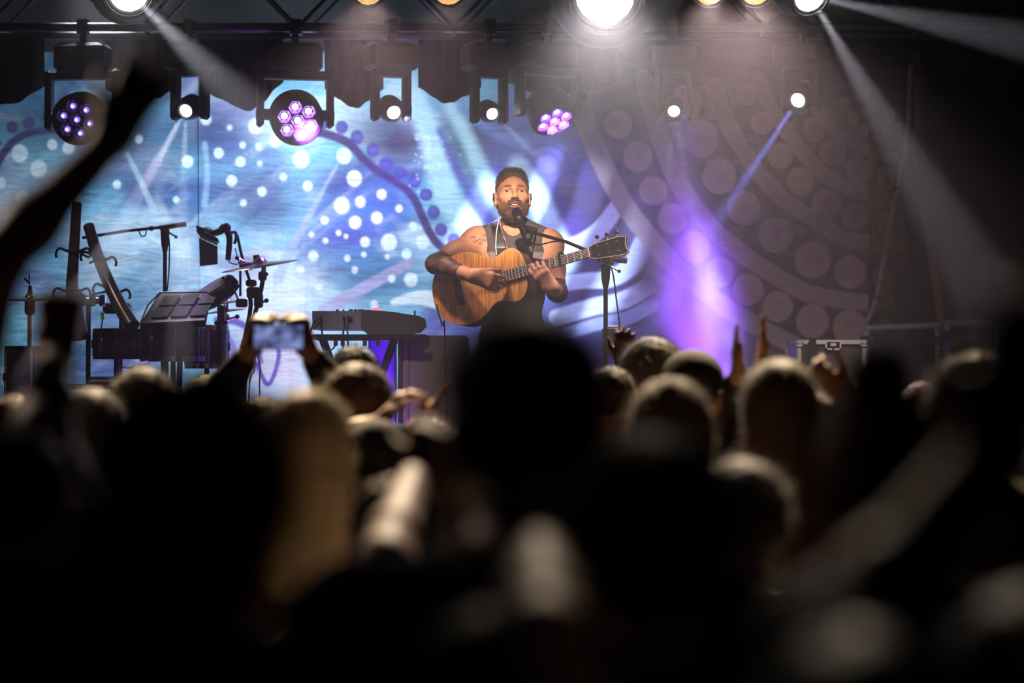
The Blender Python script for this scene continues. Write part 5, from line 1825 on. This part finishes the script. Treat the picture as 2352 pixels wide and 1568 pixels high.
def std_hair(style, seed=1):
    S = Field()
    r = .008 if style in ('crop',) else .016
    S.el(HF((0, .014, .045)), np.array((.076, .0975, .078)) + r, .01, RH180)
    if style in ('curly', 'full'):
        S.el(HF((0, .03, .05)), (.1, .115, .098), .03, RH180)
    if style == 'long':
        S.el(HF((0, .055, -.02)), (.09, .075, .115), .04, RH180)
        S.el(HF((0, .085, -.15)), (.098, .05, .14), .05, RH180)
        S.el(HF((0, .095, -.26)), (.085, .035, .1), .05, RH180)
    if style == 'bob':
        S.el(HF((0, .045, -.03)), (.098, .085, .11), .04, RH180)
    if style == 'bun':
        S.el(HF((0, .055, .155)), (.045, .045, .04), .02, RH180)
    if style == 'tail':
        S.el(HF((0, .105, .02)), (.035, .035, .04), .02, RH180)
        S.rc(HF((0, .12, .02)), HF((0, .15, -.16)), .032, .02, .02)
    S.sub(HF((0, -.13, -.03)), (.085, .115, .115), .012, RH180)
    if style not in ('long',):
        S.cut(HF((0, .06, -.085 if style != 'bob' else -.13)), -(RH180 @ np.array([0, -.35, 1.0])))
    V, Q = S.mesh(.008)
    V = V + vnormals(V, Q) * (n3(V, 150 if style != 'curly' else 110, seed) * (.003 if style != 'curly' else .008))[:, None]
    V, Q = with_strands(V, Q, 1500, {'crop': .010, 'curly': .03}.get(style, .022), .0011, (0, -.1, .1) if style in ('curly', 'crop') else (0, -.15, -.25), seed, None, .7)
    return V, Q


def skin_m(i):
    c = [(160, 124, 106), (138, 102, 84), (186, 152, 132)][i]
    return mat('crowd_skin_%s' % ('tan', 'brown', 'fair')[i], rgb(*c), .55, var=.08)


def hair_m(kind):
    c = {'black': (24, 20, 20), 'brown': (70, 50, 36), 'blond': (188, 168, 134), 'grey': (120, 112, 108), 'auburn': (96, 56, 40)}[kind]
    return mat('hair_' + kind, rgb(*c), .6, var=.3, scale=60, sheen=0 if kind == 'black' else .3, translucent=.25 if kind != 'black' else .05)


def cloth_m(name, c):
    return mat('cloth_' + name, rgb(*c), .85, var=.15, scale=25, bump=.3)


CLOTH = {'black': (20, 19, 24), 'navy': (26, 28, 46), 'grey': (96, 94, 98), 'white': (205, 200, 195), 'maroon': (74, 26, 34), 'olive': (70, 66, 48), 'denim': (56, 70, 96), 'sand': (160, 140, 110)}
TROU = cloth_m('trousers_dark', (26, 27, 36))
CACHE = {}


def cached(key, fn, conv=True):
    if key not in CACHE:
        V, Q = fn()
        CACHE[key] = mesh_from(key, V, Q)
    return CACHE[key]


def part(name, me, m, parent):
    o = bpy.data.objects.new(name, me)
    COL.objects.link(o)
    o.parent = parent
    if len(me.materials) == 0:
        me.materials.append(m)
    o.material_slots[0].link = 'OBJECT'
    o.material_slots[0].material = m
    return o


def person(px, top, d, label, hair='crop', hc='brown', shirt='black', skin=0, arms=None, sleeve=.55, cap=None, yaw=0.0, wide=1.0, zfix=None, hq=False):
    tp = P(px, top, d)
    H = zfix or tp.z
    s = H / CH
    o = bpy.data.objects.new('person', None)
    o.empty_display_size = .1
    COL.objects.link(o)
    o.location = (tp.x, d, 0)
    o.scale = (s * wide, s * wide, s)
    o.rotation_euler = (0, 0, yaw)
    tag(o, label, 'person', 'concert crowd')
    am = dict(DEFARM)
    key = 'std'
    if arms:
        key = 'pose%d' % len(CACHE)
        for q, spec in arms.items():
            a = dict(spec)
            for kk in ('sh', 'el', 'wr'):
                if kk in a and len(a[kk]) == 4:      # given as a point of the place: x, y seen, distance
                    w_ = P(a[kk][0], a[kk][1], a[kk][2])
                    a[kk] = ((w_.x - tp.x) / s / wide, (w_.y - d) / s / wide, w_.z / s)
            am[q] = a
    hres = .0075 if hq else .0095
    part('body', cached('body_' + key, lambda: std_body(am, hres)), skin_m(skin), o)
    part('shirt', cached('shirt_%s_%.2f' % (key, sleeve), lambda: std_shirt(am, sleeve)), cloth_m(shirt, CLOTH[shirt]), o)
    part('trousers', cached('trousers', std_trousers), TROU, o)
    for q in (-1, 1):
        part('shoe', cached('shoe%d' % q, lambda: std_shoe(q)), BLACK, o)
    if cap is None:
        part('hair', cached('hair_' + hair, lambda: std_hair(hair, len(CACHE) + 3)), hair_m(hc), o)
    else:
        part('hair', cached('hair_crop', lambda: std_hair('crop', 3)), hair_m(hc), o)

        def capm():
            S = Field()
            S.el(HF((0, .012, .06)), (.092, .112, .085), .02, RH180)
            S.cut(HF((0, 0, .045)), (0, .0, -1))
            V, Q = S.mesh(.007)
            return V, Q
        c = part('cap', cached('cap', capm), cloth_m(cap, CLOTH[cap]), o)

        def brim():
            S = Field()
            S.el(HF((0, -.115, .05)), (.078, .08, .009), .005, RH180)
            return S.mesh(.006)
        b = part('brim', cached('cap_brim', brim), cloth_m(cap, CLOTH[cap]), c)
    return o


UPH = dict(d=(0, .1, 1), n=(0, 1, 0), t=(1, 0, 0), curl=(.15, .2))


def X4(x, y, d): return (x, y, d, 1)


# nearest rows first
person(1210, 690, 2.6, 'tall broad man with short dark hair right in front of the singer', 'crop', 'black', 'black', 0, wide=1.06)
person(445, 884, 2.4, 'person with wide curly black hair in front of the drums', 'curly', 'black', 'black', 1, wide=1.0)
person(1495, 1006, 2.45, 'shorter dark-haired person at the tall man\'s right shoulder', 'full', 'black', 'navy', 0)
person(2012, 888, 3.2, 'dark-haired person with hair knotted on top near the flight case', 'bun', 'auburn', 'black', 0)
person(30, 962, 3.1, 'person with one fist raised before the drums', 'crop', 'brown', 'olive', 0,
       arms={1: dict(sh=(.185, 0, 1.41), el=X4(100, 985, 3.35), wr=X4(134, 812, 3.5), d=(.02, .1, 1), n=(0, 1, 0), t=(-1, 0, 0), curl=(1.1, 1.25), thumb=(.7, .2, .6))})
person(-420, 880, 3.6, 'person mostly out of view whose bare arm reaches across the drums', 'crop', 'brown', 'black', 0,
       arms={1: dict(sh=(.185, 0, 1.42), el=X4(-10, 602, 3.45), wr=X4(262, 318, 3.5), d=(.42, .05, .85), n=(0, 1, 0), t=(-1, 0, .3), curl=(.12, .15), spread=.2)})
person(1985, 1260, 1.55, 'near person with raised grey sleeve before the dark corner', 'crop', 'black', 'grey', 0, zfix=1.5,
       arms={1: dict(sh=(.12, .02, 1.36), el=X4(1930, 1520, 1.62), wr=X4(2290, 1020, 1.7), d=(.35, .2, 1), n=(0, 1, 0), t=(-1, 0, .2), curl=(.3, .4))}, sleeve=1.45)
person(1790, 820, 5.4, 'long dark-haired person with glowing hair edges before the flight case', 'long', 'brown', 'maroon', 2)
person(2240, 800, 4.6, 'person with glowing light brown hair before the guard rails', 'bob', 'brown', 'olive', 0)
person(1540, 862, 5.0, 'brown-haired person with glowing crown behind the shorter dark-haired person', 'bob', 'brown', 'grey', 2)
person(705, 888, 4.6, 'blond long-haired person beside the wide curly hair', 'long', 'blond', 'maroon', 2)
person(1498, 779, 7.9, 'person with brightly lit white-edged hair beside the black cap', 'full', 'grey', 'navy', 2)
person(1592, 803, 7.0, 'person in a black cap against the violet smoke', 'crop', 'black', 'black', 0, cap='black')
person(1402, 832, 7.6, 'person below the raised clawed hand beside the tall man\'s head', 'crop', 'brown', 'black', 0)
person(815, 784, 8.2, 'farther dark-haired person under the keyboard stand', 'crop', 'black', 'black', 0)
person(822, 838, 6.6, 'dark-haired person with golden glowing crown before the keyboard', 'full', 'brown', 'black', 0)
person(862, 962, 6.2, 'person in dark cap with both hands joined overhead', 'crop', 'black', 'black', 2, cap='navy', hq=True,
       arms={-1: dict(sh=(-.18, 0, 1.42), el=X4(800, 1010, 6.35), wr=X4(880, 968, 6.3), d=(.55, .05, .8), n=(.8, 0, -.5), t=(0, -1, 0), curl=(.55, .65), spread=.05),
             1: dict(sh=(.18, 0, 1.42), el=X4(968, 1060, 6.3), wr=X4(955, 985, 6.3), d=(.6, .05, .8), n=(-.8, 0, .5), t=(0, -1, 0), curl=(.08, .08), spread=.03, thumb=(.7, .5, .4))})
person(330, 838, 6.4, 'grey-brown haired person below the drums beside the curly hair', 'bob', 'grey', 'grey', 0)
person(472, 850, 7.6, 'person with pale hair behind the curly hair', 'crop', 'grey', 'sand', 2)
person(208, 888, 5.8, 'grey-haired person low before the hi-hat', 'bob', 'grey', 'grey', 0)
person(34, 898, 6.4, 'person with pink lit crown beside the raised fist', 'crop', 'auburn', 'black', 0)
person(990, 950, 7.5, 'person with brown hair between joined hands and the tall man', 'crop', 'brown', 'grey', 0)
person(1040, 1000, 4.2, 'grey-haired person low beside the tall man\'s neck', 'full', 'grey', 'white', 2)
person(2120, 868, 8.4, 'farther person with copper lit crown below the guard rail', 'crop', 'auburn', 'black', 0)
person(600, 900, 7.2, 'person filming with a phone held up in both hands', 'crop', 'brown', 'black', 1, hq=True, sleeve=1.7,
       arms={-1: dict(sh=(-.18, 0, 1.42), el=X4(515, 895, 7.0), wr=X4(578, 800, 6.85), d=(.35, .1, 1), n=(.5, .8, 0), t=(.8, -.4, .1), curl=(.6, .7)),
             1: dict(sh=(.18, 0, 1.42), el=X4(762, 890, 7.0), wr=X4(705, 800, 6.85), d=(-.35, .1, 1), n=(-.5, .8, 0), t=(-.8, -.4, .1), curl=(.6, .7))})
t = thing('phone', P(640, 800, 6.82), 'phone with bright blue screen held up over the crowd', 'phone')
MB().box(P(640, 774, 6.82), (.15, .009, .072), None, .004).build('case', BLACK, t)
MB().box(P(640, 774, 6.815), (.138, .002, .064), None, 0).build('screen', mat('phone_screen', (.1, .1, .2), .2, emit=(.20, .26, .62), strength=.8), t)
nt = MATS['phone_screen'].node_tree
rp = nt.nodes.new('ShaderNodeValToRGB')
rp.color_ramp.elements[0].position, rp.color_ramp.elements[1].position = .38, .62
rp.color_ramp.elements[0].color, rp.color_ramp.elements[1].color = (.03, .03, .12, 1), (.28, .36, .75, 1)
nt.links.new([n for n in nt.nodes if n.type == 'TEX_NOISE'][0].outputs['Fac'], rp.inputs[0])
nt.links.new(rp.outputs[0], nt.nodes['Principled BSDF'].inputs['Emission Color'])
person(1440, 905, 8.9, 'person behind raising one clawed hand beside the singer\'s stand', 'crop', 'black', 'olive', 0, hq=True,
       arms={-1: dict(sh=(-.18, 0, 1.42), el=X4(1425, 915, 8.8), wr=X4(1432, 832, 8.8), d=(.05, 0, 1), n=(.1, 1, 0), t=(-1, .1, 0), curl=(.35, .5), spread=.14, thumb=(.7, .6, .3))})
person(1722, 868, 7.3, 'person clapping with slim hands above the glowing hair', 'crop', 'black', 'black', 2, hq=True, sleeve=1.8,
       arms={-1: dict(sh=(-.18, 0, 1.42), el=X4(1665, 950, 7.2), wr=X4(1697, 868, 7.1), d=(-.08, .05, 1), n=(1, .2, 0), t=(0, -1, 0), curl=(.05, .06), spread=.02, thumb=(.9, .3, .1)),
             1: dict(sh=(.18, 0, 1.42), el=X4(1775, 930, 7.2), wr=X4(1752, 848, 7.1), d=(.02, .05, 1), n=(-1, .2, 0), t=(0, -1, 0), curl=(.04, .05), spread=.02, thumb=(.9, .3, .1))})
person(1885, 890, 6.6, 'person lifting a hand before the flight case', 'crop', 'brown', 'sand', 0, hq=True,
       arms={1: dict(sh=(.18, 0, 1.42), el=X4(1985, 980, 6.5), wr=X4(1940, 905, 6.4), d=(-.7, 0, .5), n=(-.3, .9, 0), t=(0, -.4, 1), curl=(.7, .7))})
person(905, 1100, 3.9, 'person with bare lit forearm raised beside blond hair', 'crop', 'black', 'black', 2, zfix=1.5,
       arms={1: dict(sh=(.185, 0, 1.41), el=X4(880, 1290, 3.45), wr=X4(955, 1085, 3.85), d=(.3, .6, .8), n=(0, 1, 0), t=(-1, 0, .2), curl=(.3, .4))})
person(1700, 1040, 4.3, 'shorter person in a grey shirt under the glowing long hair', 'full', 'grey', 'grey', 2, zfix=1.5)
person(1120, 1330, 2.1, 'short fair-skinned person lifting a bare forearm behind the tall man', 'crop', 'black', 'black', 2, zfix=1.46,
       arms={1: dict(sh=(.185, 0, 1.41), el=X4(1250, 1470, 2.0), wr=X4(1232, 1230, 2.3), d=(0, .8, .7), n=(0, 1, -.6), t=(-1, 0, 0), curl=(.3, .4))})
person(2400, 1400, 1.9, 'near dark-clothed person low at the dark corner', 'full', 'black', 'black', 0, zfix=1.48)
person(120, 1180, 2.1, 'short person in an olive shirt below the raised fist', 'bob', 'brown', 'olive', 0, zfix=1.5)

# ------------------------------------------------------------------ haze over the stage and the violet smoke
def volume_mat(name, color, dens, g):
    m = bpy.data.materials.new(name)
    m.use_nodes = True
    nt = m.node_tree
    nt.nodes.clear()
    out = nt.nodes.new('ShaderNodeOutputMaterial')
    vs = nt.nodes.new('ShaderNodeVolumeScatter')
    vs.inputs['Color'].default_value = (*color, 1)
    vs.inputs['Density'].default_value = dens
    vs.inputs['Anisotropy'].default_value = g
    nt.links.new(vs.outputs[0], out.inputs['Volume'])
    return m, nt, vs


hz, _, _ = volume_mat('stage_haze', (.9, .9, .95), 0.029, .35)
o = MB().box((0, 12.7, 3.55), (6.4, 5.3, 5.3)).build('stage_haze', hz, None, (0, 12.7, .9))
tag(o, 'thin theatrical haze filling the stage', 'haze', kind='stuff')
sm, nt, vs = volume_mat('violet_smoke', (.95, .93, 1.0), 1.0, .1)
tc = nt.nodes.new('ShaderNodeTexCoord')
nz = nt.nodes.new('ShaderNodeTexNoise')
nz.inputs['Scale'].default_value = 3.2
nz.inputs['Detail'].default_value = 3
nz.inputs['Distortion'].default_value = .6
nt.links.new(tc.outputs['Object'], nz.inputs['Vector'])
# soft falloff from the axis of the plume (object space, axis z)
mpn = nt.nodes.new('ShaderNodeMapping')
mpn.inputs['Scale'].default_value = (1 / .40, 1 / .40, 1 / .88)
nt.links.new(tc.outputs['Object'], mpn.inputs[0])
ln = nt.nodes.new('ShaderNodeVectorMath')
ln.operation = 'LENGTH'
nt.links.new(mpn.outputs[0], ln.inputs[0])
mr = nt.nodes.new('ShaderNodeMapRange')
mr.interpolation_type = 'SMOOTHSTEP'
mr.inputs['From Min'].default_value, mr.inputs['From Max'].default_value = 1.0, .15
nt.links.new(ln.outputs['Value'], mr.inputs[0])
m2 = nt.nodes.new('ShaderNodeMapRange')
m2.inputs['From Min'].default_value, m2.inputs['From Max'].default_value = .38, .72
m2.inputs['To Min'].default_value, m2.inputs['To Max'].default_value = .15, 1.6
nt.links.new(nz.outputs['Fac'], m2.inputs[0])
mu = nt.nodes.new('ShaderNodeMath')
mu.operation = 'MULTIPLY'
nt.links.new(mr.outputs[0], mu.inputs[0])
nt.links.new(m2.outputs[0], mu.inputs[1])
mu2 = nt.nodes.new('ShaderNodeMath')
mu2.operation = 'MULTIPLY'
mu2.inputs[1].default_value = 3.0
nt.links.new(mu.outputs[0], mu2.inputs[0])
nt.links.new(mu2.outputs[0], vs.inputs['Density'])
bm_ = MB().ball((0, 0, 0), (.40, .40, .88), 20, 12)
o = bm_.build('violet_smoke', sm, None, (0, 0, 0))
pc = P(1598, 680, 13.4)
o.location = pc
o.rotation_euler = (0, math.radians(-16), 0)
tag(o, 'drifting column of violet lit stage smoke behind the singer\'s stand', 'smoke', kind='stuff')
